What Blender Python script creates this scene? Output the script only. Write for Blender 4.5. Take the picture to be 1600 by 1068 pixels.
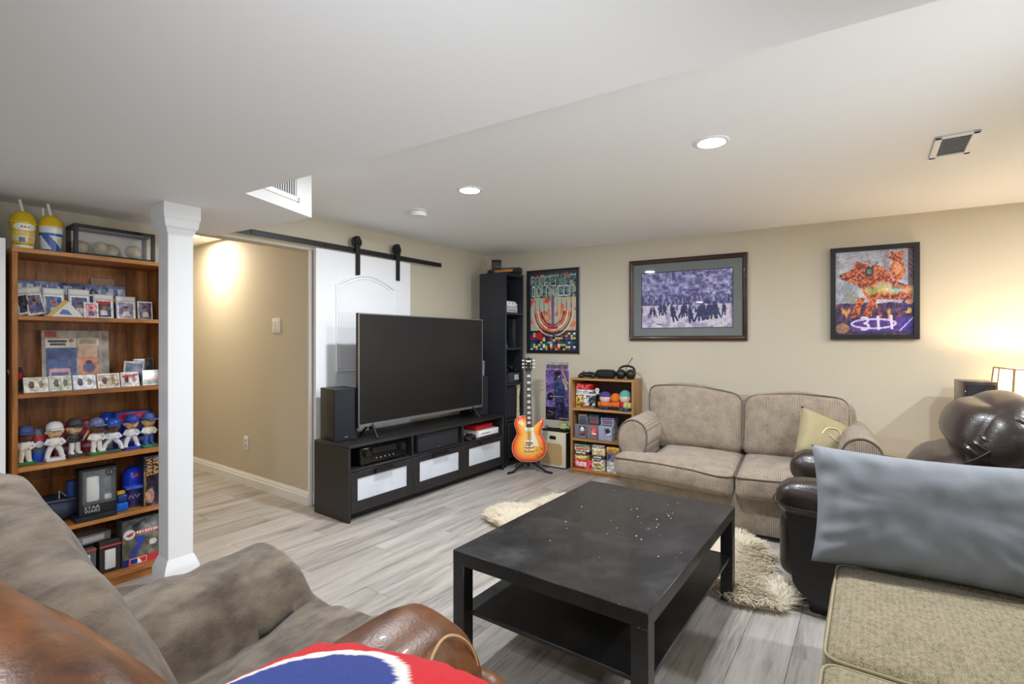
import bpy, bmesh, math, random
import numpy as np
from mathutils import Vector, Matrix, noise as mnoise

for _o in list(bpy.data.objects):
    bpy.data.objects.remove(_o, do_unlink=True)
SC = bpy.context.scene
COL = SC.collection
RND = random.Random(11)
PI = math.pi

# ------------------------------------------------------------------ camera, world, exposure
cam_d = bpy.data.cameras.new('camera')
cam = bpy.data.objects.new('camera', cam_d)
COL.objects.link(cam)
cam.location = (0, 0, 1.26)
cam.rotation_euler = (PI / 2, 0, 0)
cam_d.sensor_width = 36.0
cam_d.lens = 780.0 / 1600.0 * 36.0
cam_d.shift_y = -2.0 / 1600.0
cam_d.clip_start = 0.02
SC.camera = cam

world = bpy.data.worlds.new('world')
SC.world = world
world.use_nodes = True
_bg = world.node_tree.nodes['Background']
_bg.inputs['Color'].default_value = (.88, 0.94, 1.0, 1)
_bg.inputs['Strength'].default_value = .4

SC.view_settings.view_transform = 'Standard'
SC.view_settings.look = 'None'
SC.view_settings.exposure = 0.03
SC.view_settings.gamma = 1.0
SC.view_settings.use_curve_mapping = False
POT_W = 33.0          # power of each recessed ceiling light
LAMP_W = 16.0
HALL_W = 17.0

# two added, unseen fill spots that brighten the far ceiling and television wall
def fill_spot(name, loc, aim, watts, cone):
    fl_ = bpy.data.lights.new(name, 'SPOT')
    fl_.energy = watts; fl_.color = (.88, .94, 1.0); fl_.spot_size = math.radians(cone); fl_.spot_blend = 1.0; fl_.shadow_soft_size = .18
    fo_ = bpy.data.objects.new(name, fl_); COL.objects.link(fo_)
    fo_.location = loc
    fo_.rotation_euler = (Vector(aim) - Vector(loc)).to_track_quat('-Z', 'Y').to_euler()


fill_spot('camera_fill_spot', (0, -.05, 1.2), (-.5, 3.6, 2.3), 68.0, 92)
fill_spot('side_fill_spot', (2.0, .40, 1.15), (-.6, 4.2, 2.75), 105.0, 84)

# ------------------------------------------------------------------ frames of the room
CX, CY = -0.264, 5.605          # corner between the television wall and the picture wall
TA = math.atan2(.8123, .5832)   # television wall direction (left to right)
BA = math.atan2(-.5049, .8632)  # picture wall direction (left to right)
CEIL = 2.205
SOF = 1.947


def fr(ox, oy, ang):
    c, s = math.cos(ang), math.sin(ang)
    return lambda x, y: (ox + c * x - s * y, oy + s * x + c * y)


TW = fr(CX, CY, TA)
BW = fr(CX, CY, BA)


# ------------------------------------------------------------------ helpers
def lin(c):
    return tuple(((v / 255.0) / 12.92 if v / 255.0 <= .04045 else ((v / 255.0 + .055) / 1.055) ** 2.4) for v in c[:3])


class MB:
    """collects geometry for ONE mesh object"""

    def __init__(s):
        s.v = []; s.f = []; s.c = None

    def add(s, vs, fs, M=None):
        o = len(s.v)
        for p in vs:
            p = Vector(p)
            s.v.append(M @ p if M is not None else p)
        s.f += [tuple(i + o for i in f) for f in fs]
        return s

    def box(s, x0, x1, y0, y1, z0, z1, M=None):
        v = [(x0, y0, z0), (x1, y0, z0), (x1, y1, z0), (x0, y1, z0), (x0, y0, z1), (x1, y0, z1), (x1, y1, z1), (x0, y1, z1)]
        return s.add(v, [(0, 3, 2, 1), (4, 5, 6, 7), (0, 1, 5, 4), (1, 2, 6, 5), (2, 3, 7, 6), (3, 0, 4, 7)], M)

    def rbox(s, x0, x1, y0, y1, z0, z1, r=.004, seg=2, M=None):
        bm = bmesh.new()
        bmesh.ops.create_cube(bm, size=1)
        for v in bm.verts:
            v.co = Vector(((x0 + x1) / 2 + v.co.x * (x1 - x0), (y0 + y1) / 2 + v.co.y * (y1 - y0), (z0 + z1) / 2 + v.co.z * (z1 - z0)))
        r = min(r, .49 * min(x1 - x0, y1 - y0, z1 - z0))
        bmesh.ops.bevel(bm, geom=bm.edges[:], offset=r, segments=seg, profile=.5, affect='EDGES')
        bm.verts.index_update()
        s.add([v.co.copy() for v in bm.verts], [[v.index for v in f.verts] for f in bm.faces], M)
        bm.free()
        return s

    def cyl(s, p0, p1, r0, r1=None, n=16, caps=True):
        p0, p1 = Vector(p0), Vector(p1)
        r1 = r0 if r1 is None else r1
        ax = (p1 - p0).normalized()
        t = Vector((0, 0, 1)) if abs(ax.z) < .9 else Vector((1, 0, 0))
        u = ax.cross(t).normalized(); w = ax.cross(u)
        vs = []
        for p, r in ((p0, r0), (p1, r1)):
            vs += [p + (u * math.cos(2 * PI * i / n) + w * math.sin(2 * PI * i / n)) * r for i in range(n)]
        fs = [(i, i + n, (i + 1) % n + n, (i + 1) % n) for i in range(n)]
        if caps:
            fs += [tuple(range(n)), tuple(range(2 * n - 1, n - 1, -1))]
        return s.add(vs, fs)

    def lathe(s, prof, n=20, M=None):
        vs, fs = [], []
        for r, z in prof:
            vs += [(r * math.cos(2 * PI * i / n), r * math.sin(2 * PI * i / n), z) for i in range(n)]
        for k in range(len(prof) - 1):
            for i in range(n):
                j = (i + 1) % n
                fs.append((k * n + i, k * n + j, k * n + n + j, k * n + n + i))
        fs.append(tuple(range(n - 1, -1, -1)))
        fs.append(tuple((len(prof) - 1) * n + i for i in range(n)))
        return s.add(vs, fs, M)

    def tube(s, pts, r, n=8, closed=False):
        pts = [Vector(p) for p in pts]
        m = len(pts)
        vs, fs = [], []
        prev = None
        for i, p in enumerate(pts):
            a = pts[(i - 1) % m] if (closed or i > 0) else p
            b = pts[(i + 1) % m] if (closed or i < m - 1) else p
            t = (b - a)
            t = t.normalized() if t.length > 1e-9 else Vector((0, 0, 1))
            if prev is None:
                h = Vector((0, 0, 1)) if abs(t.z) < .9 else Vector((1, 0, 0))
                u = t.cross(h).normalized()
            else:
                u = (prev - t * prev.dot(t)).normalized()
            prev = u
            w = t.cross(u)
            rr = r(i / (m - 1)) if callable(r) else r
            vs += [p + (u * math.cos(2 * PI * k / n) + w * math.sin(2 * PI * k / n)) * rr for k in range(n)]
        for i in range(m if closed else m - 1):
            j = (i + 1) % m
            for k in range(n):
                l = (k + 1) % n
                fs.append((i * n + k, i * n + l, j * n + l, j * n + k))
        if not closed:
            fs += [tuple(range(n - 1, -1, -1)), tuple((m - 1) * n + k for k in range(n))]
        return s.add(vs, fs)

    def prism(s, poly, h0, h1, axis='z', M=None):
        """polygon extruded; axis z: (x,y)->z, axis y: (x,z)->y, axis x: (y,z)->x"""
        def P(a, b, h):
            return (a, b, h) if axis == 'z' else ((a, h, b) if axis == 'y' else (h, a, b))
        n = len(poly)
        vs = [P(a, b, h0) for a, b in poly] + [P(a, b, h1) for a, b in poly]
        fs = [tuple(range(n - 1, -1, -1)), tuple(range(n, 2 * n))] + [(i, (i + 1) % n, (i + 1) % n + n, i + n) for i in range(n)]
        return s.add(vs, fs, M)

    def sphere(s, c, rx, ry=None, rz=None, nu=14, nv=9, M=None):
        ry = rx if ry is None else ry; rz = rx if rz is None else rz
        vs = [(c[0], c[1], c[2] - rz)]
        for j in range(1, nv):
            a = -PI / 2 + PI * j / nv
            vs += [(c[0] + rx * math.cos(a) * math.cos(2 * PI * i / nu), c[1] + ry * math.cos(a) * math.sin(2 * PI * i / nu), c[2] + rz * math.sin(a)) for i in range(nu)]
        vs.append((c[0], c[1], c[2] + rz))
        fs = []
        for i in range(nu):
            j = (i + 1) % nu
            fs.append((0, 1 + j, 1 + i))
            for k in range(nv - 2):
                fs.append((1 + k * nu + i, 1 + k * nu + j, 1 + (k + 1) * nu + j, 1 + (k + 1) * nu + i))
            fs.append((1 + (nv - 2) * nu + i, 1 + (nv - 2) * nu + j, len(vs) - 1))
        return s.add(vs, fs, M)

    def soft(s, x0, x1, y0, y1, z0, z1, r=.05, puff=(0, 0, .03), n=12, wr=0.0, wf=6.0, seed=0, M=None, fn=None):
        """rounded, puffed cushion volume"""
        h = Vector(((x1 - x0) / 2, (y1 - y0) / 2, (z1 - z0) / 2))
        c = Vector(((x0 + x1) / 2, (y0 + y1) / 2, (z0 + z1) / 2))
        r = min(r, h.x, h.y, h.z)
        key = {}; vs = []; fs = []
        ts = [(.55 * math.sin(PI / 2 * (2 * i / n - 1)) + .45 * (2 * i / n - 1)) for i in range(n + 1)]

        def vert(p):
            k = tuple(round(q, 5) for q in p)
            if k in key:
                return key[k]
            P = Vector((p[0] * h.x, p[1] * h.y, p[2] * h.z))
            core = Vector([max(-(h[i] - r), min(h[i] - r, P[i])) for i in range(3)])
            d = P - core
            nrm = d.normalized() if d.length > 1e-9 else Vector((0, 0, 1))
            Q = core + nrm * r
            bx, by, bz = [1 - q * q for q in p]
            Q += Vector((puff[0] * by * bz * p[0], puff[1] * bx * bz * p[1], puff[2] * bx * by * p[2]))
            if wr:
                nv = mnoise.noise((Q + c) * wf + Vector((seed * 3.7, seed * 1.3, 0)))
                nv += .5 * mnoise.noise((Q + c) * wf * 2.3 + Vector((0, seed * 2.1, 5)))
                Q += nrm * wr * nv
            Q += c
            if fn:
                Q = Vector(fn(Q))
            key[k] = len(vs); vs.append(Q)
            return key[k]
        for ax in range(3):
            for sg in (-1, 1):
                for i in range(n):
                    for j in range(n):
                        q = []
                        for (a, b) in ((i, j), (i + 1, j), (i + 1, j + 1), (i, j + 1)):
                            p = [0, 0, 0]
                            p[ax] = sg; p[(ax + 1) % 3] = ts[a]; p[(ax + 2) % 3] = ts[b]
                            q.append(vert(tuple(p)))
                        fs.append(tuple(q) if sg > 0 else tuple(reversed(q)))
        return s.add(vs, fs, M)

    def loft(s, rings, closed=True, caps=True, M=None):
        n = len(rings[0]); vs = [p for r in rings for p in r]; fs = []
        for i in range(len(rings) - 1):
            for k in range(n if closed else n - 1):
                l = (k + 1) % n
                fs.append((i * n + k, i * n + l, (i + 1) * n + l, (i + 1) * n + k))
        if caps and closed:
            fs += [tuple(range(n - 1, -1, -1)), tuple((len(rings) - 1) * n + k for k in range(n))]
        return s.add(vs, fs, M)

    def grid(s, fn, nu, nv, M=None):
        vs = [fn(i / nu, j / nv) for j in range(nv + 1) for i in range(nu + 1)]
        fs = [(j * (nu + 1) + i, j * (nu + 1) + i + 1, (j + 1) * (nu + 1) + i + 1, (j + 1) * (nu + 1) + i) for j in range(nv) for i in range(nu)]
        return s.add(vs, fs, M)

    def mesh(s, name, m=None, smooth=38, fix=True):
        me = bpy.data.meshes.new(name)
        me.from_pydata([tuple(v) for v in s.v], [], s.f)
        if fix:
            bm = bmesh.new(); bm.from_mesh(me)
            bmesh.ops.recalc_face_normals(bm, faces=bm.faces)
            bm.to_mesh(me); bm.free()
        if smooth:
            me.shade_smooth()
            me.set_sharp_from_angle(angle=math.radians(smooth))
        if m:
            me.materials.append(m)
        return me

    def build(s, name, m, parent=None, smooth=38, label=None, fix=True, sub=0):
        o = bpy.data.objects.new(name, s.mesh(name, m, smooth, fix))
        COL.objects.link(o)
        if parent is not None:
            o.parent = parent
        if label:
            o['label'] = label
        if sub:
            md = o.modifiers.new('subdivision', 'SUBSURF'); md.levels = sub; md.render_levels = sub
        return o


def thing(name, label, cat, loc=(0, 0, 0), rz=0.0, group=None, rx=0.0, ry=0.0):
    o = bpy.data.objects.new(name, None)
    COL.objects.link(o)
    o.empty_display_size = .05
    o.location = loc
    o.rotation_euler = (rx, ry, rz)
    o['label'] = label; o['category'] = cat
    if group:
        o['group'] = group
    return o


def at_T(name, label, cat, x, y, z, rot=0.0, group=None, rx=0.0, ry=0.0):
    w = TW(x, y)
    return thing(name, label, cat, (w[0], w[1], z), TA + rot, group, rx, ry)


def at_B(name, label, cat, x, y, z, rot=0.0, group=None, rx=0.0, ry=0.0):
    w = BW(x, y)
    return thing(name, label, cat, (w[0], w[1], z), BA + rot, group, rx, ry)


def tag(o, label, cat, group=None):
    o['label'] = label; o['category'] = cat
    if group:
        o['group'] = group
    return o


def struct(o):
    o['kind'] = 'structure'
    return o


def smooth_closed(pts, k=4):
    out = []; n = len(pts)
    for i in range(n):
        p0, p1, p2, p3 = [Vector(pts[(i + j) % n]) for j in (-1, 0, 1, 2)]
        for t in range(k):
            t /= k
            out.append(.5 * ((2 * p1) + (p2 - p0) * t + (2 * p0 - 5 * p1 + 4 * p2 - p3) * t * t + (3 * p1 - p0 - 3 * p2 + p3) * t ** 3))
    return out


def smooth_open(pts, k=5):
    out = []; n = len(pts)
    for i in range(n - 1):
        p0, p1, p2, p3 = [Vector(pts[min(max(i + j, 0), n - 1)]) for j in (-1, 0, 1, 2)]
        for t in range(k):
            t /= k
            out.append(.5 * ((2 * p1) + (p2 - p0) * t + (2 * p0 - 5 * p1 + 4 * p2 - p3) * t * t + (3 * p1 - p0 - 3 * p2 + p3) * t ** 3))
    out.append(Vector(pts[-1]))
    return out


_txt = {}


def lettering(text, w, h, x, z, y, m, parent, name='lettering', depth=.0006, rot=0.0):
    """flat raised lettering in the XZ plane facing -Y, fitted into a w x h box centred at (x, z)"""
    if text not in _txt:
        cu = bpy.data.curves.new('t', 'FONT')
        cu.body = text; cu.resolution_u = 2
        o = bpy.data.objects.new('t', cu); COL.objects.link(o)
        bpy.context.view_layer.update()
        me = bpy.data.meshes.new_from_object(o)
        vs = [v.co.copy() for v in me.vertices]; fs = [tuple(p.vertices) for p in me.polygons]
        bpy.data.objects.remove(o); bpy.data.curves.remove(cu); bpy.data.meshes.remove(me)
        _txt[text] = (vs, fs)
    vs, fs = _txt[text]
    x0 = min(v.x for v in vs); x1 = max(v.x for v in vs); y0 = min(v.y for v in vs); y1 = max(v.y for v in vs)
    cr, sr = math.cos(rot), math.sin(rot)
    out = []
    for v in vs:
        a = ((v.x - x0) / (x1 - x0) - .5) * w; b = ((v.y - y0) / (y1 - y0) - .5) * h
        out.append((x + a * cr - b * sr, y - depth, z + a * sr + b * cr))
    b = MB(); b.add(out, fs)
    return b.build(name, m, parent, smooth=0, fix=False)


# ------------------------------------------------------------------ painted prints (colour lives on a fine grid of faces)
class Canvas:
    def __init__(s, w, h, bg):
        s.w, s.h = w, h
        s.a = np.zeros((h, w, 3)); s.a[:] = np.array(bg) / 255.0
        s.X, s.Y = np.meshgrid((np.arange(w) + .5) / w, (np.arange(h) + .5) / h)
        s.rs = np.random.RandomState(w * 7 + h)

    def put(s, m, c, al=1.0):
        s.a[m] = s.a[m] * (1 - al) + np.array(c) / 255.0 * al
        return s

    def rect(s, x0, y0, x1, y1, c, al=1.0):
        return s.put((s.X >= x0) & (s.X < x1) & (s.Y >= y0) & (s.Y < y1), c, al)

    def ell(s, cx, cy, rx, ry, c, ang=0.0, al=1.0):
        dx, dy = s.X - cx, s.Y - cy
        u = dx * math.cos(ang) + dy * math.sin(ang); v = -dx * math.sin(ang) + dy * math.cos(ang)
        return s.put((u / rx) ** 2 + (v / ry) ** 2 < 1, c, al)

    def poly(s, pts, c, al=1.0):
        m = np.zeros_like(s.X, bool); n = len(pts)
        for i in range(n):
            x0, y0 = pts[i]; x1, y1 = pts[(i + 1) % n]
            if y0 == y1:
                continue
            m ^= ((s.Y < y0) != (s.Y < y1)) & (s.X < (x1 - x0) * (s.Y - y0) / (y1 - y0) + x0)
        return s.put(m, c, al)

    def line(s, pts, wd, c, al=1.0):
        asp = s.h / s.w
        for (x0, y0), (x1, y1) in zip(pts[:-1], pts[1:]):
            dx, dy = x1 - x0, (y1 - y0) * asp
            L = dx * dx + dy * dy + 1e-12
            t = np.clip(((s.X - x0) * dx + (s.Y - y0) * asp * dy) / L, 0, 1)
            d = np.hypot(s.X - x0 - t * dx, (s.Y - y0) * asp - t * dy)
            s.put(d < wd, c, al)
        return s

    def field(s, sx, sy, oct=3):
        out = np.zeros((s.h, s.w)); amp = 1.0
        for o in range(oct):
            nx, ny = max(2, int(sx * 2 ** o) + 2), max(2, int(sy * 2 ** o) + 2)
            g = s.rs.rand(ny, nx)
            fx = s.X * (nx - 1.001); fy = s.Y * (ny - 1.001)
            ix, iy = fx.astype(int), fy.astype(int); tx, ty = fx - ix, fy - iy
            tx = tx * tx * (3 - 2 * tx); ty = ty * ty * (3 - 2 * ty)
            out += amp * ((g[iy, ix] * (1 - tx) + g[iy, ix + 1] * tx) * (1 - ty) + (g[iy + 1, ix] * (1 - tx) + g[iy + 1, ix + 1] * tx) * ty - .5)
            amp *= .55
        return out

    def grain(s, amt, sx=14, sy=14, oct=3):
        s.a += (s.field(sx, sy, oct) * amt)[..., None]
        return s

    def build(s, name, W, H, parent, m, x=0.0, y=0.0, z=0.0, label=None):
        """vertical sheet, lower-left corner at (x, z), facing -Y"""
        w, h = s.w, s.h
        xs = x + np.arange(w + 1) / w * W; zs = z + H - np.arange(h + 1) / h * H
        vx, vz = np.meshgrid(xs, zs)
        vs = np.stack([vx.ravel(), np.full(vx.size, y), vz.ravel()], 1)
        j, i = np.meshgrid(np.arange(h), np.arange(w), indexing='ij')
        a = (j * (w + 1) + i).ravel()
        fs = np.stack([a, a + w + 1, a + w + 2, a + 1], 1)
        me = bpy.data.meshes.new(name)
        me.from_pydata(vs.tolist(), [], fs.tolist())
        at = me.color_attributes.new('print', 'FLOAT_COLOR', 'CORNER')
        c = np.clip(s.a, 0, 1).reshape(-1, 3)
        c = np.where(c <= .04045, c / 12.92, ((c + .055) / 1.055) ** 2.4)
        c = np.concatenate([c, np.ones((len(c), 1))], 1)
        at.data.foreach_set('color', np.repeat(c, 4, 0).astype(np.float32).ravel())
        me.materials.append(m)
        o = bpy.data.objects.new(name, me); COL.objects.link(o)
        if parent is not None:
            o.parent = parent
        if label:
            o['label'] = label
        return o


# ------------------------------------------------------------------ materials
def mat(name, col, rough=.5, metal=0.0, spec=.5, var=0.0, vscale=6.0, bump=0.0, bscale=80.0, coat=0.0, stretch=(1, 1, 1), alpha=1.0, trans=0.0, sheen=0.0, emit=None, estr=0.0, col2=None, rvar=0.0):
    m = bpy.data.materials.new(name); m.use_nodes = True
    nt = m.node_tree; N = nt.nodes; L = nt.links
    p = N['Principled BSDF']
    c = lin(col)
    p.inputs['Base Color'].default_value = (*c, 1)
    p.inputs['Roughness'].default_value = rough
    p.inputs['Metallic'].default_value = metal
    p.inputs['Specular IOR Level'].default_value = spec
    p.inputs['Coat Weight'].default_value = coat
    p.inputs['Alpha'].default_value = alpha
    p.inputs['Transmission Weight'].default_value = trans
    if sheen:
        p.inputs['Sheen Weight'].default_value = sheen
    if emit:
        p.inputs['Emission Color'].default_value = (*lin(emit), 1)
        p.inputs['Emission Strength'].default_value = estr
    if var or bump or col2:
        tc = N.new('ShaderNodeTexCoord'); mp = N.new('ShaderNodeMapping')
        mp.inputs['Scale'].default_value = stretch
        L.new(tc.outputs['Object'], mp.inputs['Vector'])
        if var or col2:
            n = N.new('ShaderNodeTexNoise'); n.inputs['Scale'].default_value = vscale; n.inputs['Detail'].default_value = 5
            n.inputs['Roughness'].default_value = .6
            L.new(mp.outputs['Vector'], n.inputs['Vector'])
            r = N.new('ShaderNodeValToRGB')
            c2 = lin(col2) if col2 else tuple(v * (1 - var) for v in c)
            c1 = c if col2 else tuple(min(1, v * (1 + var)) for v in c)
            r.color_ramp.elements[0].position = .32; r.color_ramp.elements[1].position = .68
            r.color_ramp.elements[0].color = (*c2, 1); r.color_ramp.elements[1].color = (*c1, 1)
            L.new(n.outputs['Fac'], r.inputs['Fac'])
            L.new(r.outputs['Color'], p.inputs['Base Color'])
            if rvar:
                mr = N.new('ShaderNodeMapRange'); mr.inputs['To Min'].default_value = max(0, rough - rvar); mr.inputs['To Max'].default_value = rough + rvar
                L.new(n.outputs['Fac'], mr.inputs['Value']); L.new(mr.outputs['Result'], p.inputs['Roughness'])
        if bump:
            n2 = N.new('ShaderNodeTexNoise'); n2.inputs['Scale'].default_value = bscale; n2.inputs['Detail'].default_value = 4
            L.new(mp.outputs['Vector'], n2.inputs['Vector'])
            b = N.new('ShaderNodeBump'); b.inputs['Strength'].default_value = bump; b.inputs['Distance'].default_value = .01
            L.new(n2.outputs['Fac'], b.inputs['Height']); L.new(b.outputs['Normal'], p.inputs['Normal'])
    return m


def wood(name, c_dark, c_mid, c_light, rough=.4, axis=2, scale=9.0, dist=6.0, rand=False, coat=0.0):
    m = bpy.data.materials.new(name); m.use_nodes = True
    nt = m.node_tree; N = nt.nodes; L = nt.links
    p = N['Principled BSDF']; p.inputs['Roughness'].default_value = rough; p.inputs['Coat Weight'].default_value = coat
    tc = N.new('ShaderNodeTexCoord'); mp = N.new('ShaderNodeMapping')
    sc = [1.0, 1.0, 1.0]; sc[axis] = .09
    mp.inputs['Scale'].default_value = sc
    src = tc.outputs['Object']
    oi = None
    if rand:
        oi = N.new('ShaderNodeObjectInfo'); ad = N.new('ShaderNodeVectorMath'); ad.operation = 'ADD'
        ml = N.new('ShaderNodeMath'); ml.operation = 'MULTIPLY'; ml.inputs[1].default_value = 37.0
        L.new(oi.outputs['Random'], ml.inputs[0]); L.new(src, ad.inputs[0]); L.new(ml.outputs[0], ad.inputs[1])
        src = ad.outputs[0]
    L.new(src, mp.inputs['Vector'])
    n = N.new('ShaderNodeTexNoise'); n.inputs['Scale'].default_value = scale; n.inputs['Detail'].default_value = 8; n.inputs['Roughness'].default_value = .62; n.inputs['Distortion'].default_value = dist * .12
    L.new(mp.outputs['Vector'], n.inputs['Vector'])
    n2 = N.new('ShaderNodeTexNoise'); n2.inputs['Scale'].default_value = scale * 7; n2.inputs['Detail'].default_value = 4
    L.new(mp.outputs['Vector'], n2.inputs['Vector'])
    mx = N.new('ShaderNodeMath'); mx.operation = 'MULTIPLY_ADD'; mx.inputs[1].default_value = .35; 
    L.new(n2.outputs['Fac'], mx.inputs[0]); L.new(n.outputs['Fac'], mx.inputs[2])
    r = N.new('ShaderNodeValToRGB'); e = r.color_ramp.elements
    e[0].position = .48; e[0].color = (*lin(c_dark), 1); e[1].position = .84; e[1].color = (*lin(c_light), 1)
    q = e.new(.64); q.color = (*lin(c_mid), 1)
    L.new(mx.outputs[0], r.inputs['Fac'])
    out = r.outputs['Color']
    if rand:
        hs = N.new('ShaderNodeHueSaturation'); mr = N.new('ShaderNodeMapRange')
        mr.inputs['To Min'].default_value = .94; mr.inputs['To Max'].default_value = 1.06
        L.new(oi.outputs['Random'], mr.inputs['Value']); L.new(mr.outputs['Result'], hs.inputs['Value']); L.new(out, hs.inputs['Color'])
        out = hs.outputs['Color']
    L.new(out, p.inputs['Base Color'])
    b = N.new('ShaderNodeBump'); b.inputs['Strength'].default_value = .12; b.inputs['Distance'].default_value = .004
    L.new(mx.outputs[0], b.inputs['Height']); L.new(b.outputs['Normal'], p.inputs['Normal'])
    return m


def ribbed(name, c1, c2, freq=260.0, rough=.9, axis=0, bump=.5, mott=9.0, rib=.35):
    """woven chenille: fine ribs broken up by noise"""
    m = bpy.data.materials.new(name); m.use_nodes = True
    nt = m.node_tree; N = nt.nodes; L = nt.links
    p = N['Principled BSDF']; p.inputs['Roughness'].default_value = rough; p.inputs['Specular IOR Level'].default_value = .15
    p.inputs['Sheen Weight'].default_value = .25
    tc = N.new('ShaderNodeTexCoord')
    w = N.new('ShaderNodeTexWave'); w.bands_direction = 'XYZ'[axis]; w.inputs['Scale'].default_value = freq / 20.0; w.inputs['Distortion'].default_value = 2.0
    w.inputs['Detail'].default_value = 3; w.inputs['Detail Scale'].default_value = 6.0
    L.new(tc.outputs['Object'], w.inputs['Vector'])
    n = N.new('ShaderNodeTexNoise'); n.inputs['Scale'].default_value = freq; n.inputs['Detail'].default_value = 2
    L.new(tc.outputs['Object'], n.inputs['Vector'])
    n2 = N.new('ShaderNodeTexNoise'); n2.inputs['Scale'].default_value = mott; n2.inputs['Detail'].default_value = 3
    L.new(tc.outputs['Object'], n2.inputs['Vector'])
    a = N.new('ShaderNodeMath'); a.operation = 'MULTIPLY_ADD'; a.inputs[1].default_value = rib
    L.new(w.outputs['Fac'], a.inputs[0]); L.new(n.outputs['Fac'], a.inputs[2])
    a2 = N.new('ShaderNodeMath'); a2.operation = 'MULTIPLY_ADD'; a2.inputs[1].default_value = .4
    L.new(n2.outputs['Fac'], a2.inputs[0]); L.new(a.outputs[0], a2.inputs[2])
    r = N.new('ShaderNodeValToRGB'); e = r.color_ramp.elements
    e[0].position = .50 + rib * .25; e[0].color = (*lin(c1), 1); e[1].position = .80 + rib * .5; e[1].color = (*lin(c2), 1)
    L.new(a2.outputs[0], r.inputs['Fac']); L.new(r.outputs['Color'], p.inputs['Base Color'])
    b = N.new('ShaderNodeBump'); b.inputs['Strength'].default_value = bump; b.inputs['Distance'].default_value = .004
    L.new(a.outputs[0], b.inputs['Height']); L.new(b.outputs['Normal'], p.inputs['Normal'])
    return m


def printed(name, rough=.5, coat=0.0, attr='print'):
    m = bpy.data.materials.new(name); m.use_nodes = True
    N = m.node_tree.nodes; L = m.node_tree.links
    p = N['Principled BSDF']; p.inputs['Roughness'].default_value = rough; p.inputs['Coat Weight'].default_value = coat
    p.inputs['Coat Roughness'].default_value = .08
    a = N.new('ShaderNodeAttribute'); a.attribute_name = attr
    L.new(a.outputs['Color'], p.inputs['Base Color'])
    return m


M = {}
M['wall'] = mat('beige_wall_paint', (203, 194, 175), .75, bump=.03, bscale=220)
M['ceil'] = mat('white_ceiling_paint', (243, 243, 243), .8, bump=.02, bscale=200)
M['white'] = mat('white_trim_paint', (238, 239, 241), .4)
M['door'] = mat('white_door_paint', (236, 237, 240), .42)
M['steel'] = mat('black_powder_steel', (22, 22, 23), .45)
M['blackwood'] = mat('black_brown_veneer', (33, 32, 33), .42, var=.25, vscale=14, stretch=(.2, 3, 3), bump=.06, bscale=60)
M['bluewood'] = mat('blue_black_laminate', (37, 39, 47), .4, var=.12, vscale=10)
M['black'] = mat('black_plastic', (18, 18, 19), .4)
M['blackgloss'] = mat('black_gloss_plastic', (10, 10, 11), .15)
M['grille'] = mat('dark_speaker_cloth', (34, 35, 42), .95, bump=.4, bscale=600)
M['dark'] = mat('dark_interior', (14, 14, 15), .7)
M['silver'] = mat('brushed_silver', (176, 176, 178), .3, metal=1)
M['chrome'] = mat('chrome', (215, 215, 218), .12, metal=1)
M['whiteplastic'] = mat('white_plastic', (235, 235, 233), .35)
M['greyplastic'] = mat('grey_plastic', (140, 141, 148), .45)
M['ltgrey'] = mat('light_grey_plastic', (186, 188, 198), .45)
M['oak'] = wood('oak_veneer', (104, 58, 22), (154, 96, 42), (190, 126, 62), .42, 2, 16.0, 9.0)
M['oakx'] = wood('oak_veneer_edge', (140, 84, 36), (176, 114, 54), (199, 140, 75), .42, 0, 16.0, 6.0)
M['beech'] = wood('tan_veneer', (128, 88, 48), (158, 112, 66), (180, 134, 84), .42, 2, 14.0, 3.0)
M['beechx'] = wood('tan_veneer_edge', (140, 96, 52), (170, 122, 72), (190, 144, 92), .42, 0, 14.0, 3.0)
M['pine'] = wood('pine_board', (190, 140, 90), (214, 168, 118), (228, 188, 140), .45, 0, 12.0, 3.0)
M['mahog'] = wood('dark_mahogany', (38, 20, 16), (54, 30, 24), (72, 42, 32), .3, 0, 14.0, 3.0, coat=.3)
M['plank'] = wood('grey_oak_laminate', (134, 127, 121), (167, 160, 154), (189, 182, 176), .42, 0, 11.0, 5.0, rand=True)
M['joint'] = mat('floor_joint', (116, 108, 100), .8)
M['red'] = mat('red_card', (186, 30, 38), .4)
M['paper'] = mat('white_paper', (232, 230, 224), .6)
M['print'] = printed('matt_print', .55)
M['printgloss'] = printed('glossy_print', .3, .4)
M['photo'] = printed('glazed_print', .35, .7)
M['leather_tan'] = mat('tan_leather', (142, 86, 42), .38, bump=.10, bscale=130, col2=(62, 36, 22), vscale=6.5, coat=.05, rvar=.08)
M['leather_dark'] = mat('dark_brown_leather', (44, 34, 31), .33, bump=.14, bscale=160, var=.22, vscale=6, coat=.12)
M['leather_black'] = mat('black_leather_panel', (24, 23, 23), .4, bump=.12, bscale=160, var=.12, vscale=6)
M['stitch'] = mat('tan_stitching', (196, 158, 108), .7)
M['seam'] = mat('dark_seam', (26, 18, 15), .6)
M['chenille'] = ribbed('brown_chenille', (74, 63, 53), (170, 154, 137), 620, bump=.6, rib=.34, mott=14)
M['chenille_pipe'] = mat('brown_piping', (96, 84, 73), .9)
M['beige'] = ribbed('beige_tweed', (72, 62, 44), (150, 138, 109), 420, axis=1, bump=.5, rib=.05, mott=60)
M['beige_pipe'] = mat('beige_piping', (150, 138, 110), .9)
M['pillow_grey'] = mat('grey_cotton', (120, 124, 130), .85, bump=.08, bscale=400, var=.05, vscale=5)
M['pillow_tan'] = mat('tan_cotton', (158, 146, 112), .85, bump=.1, bscale=300, var=.08, vscale=12)
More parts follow.
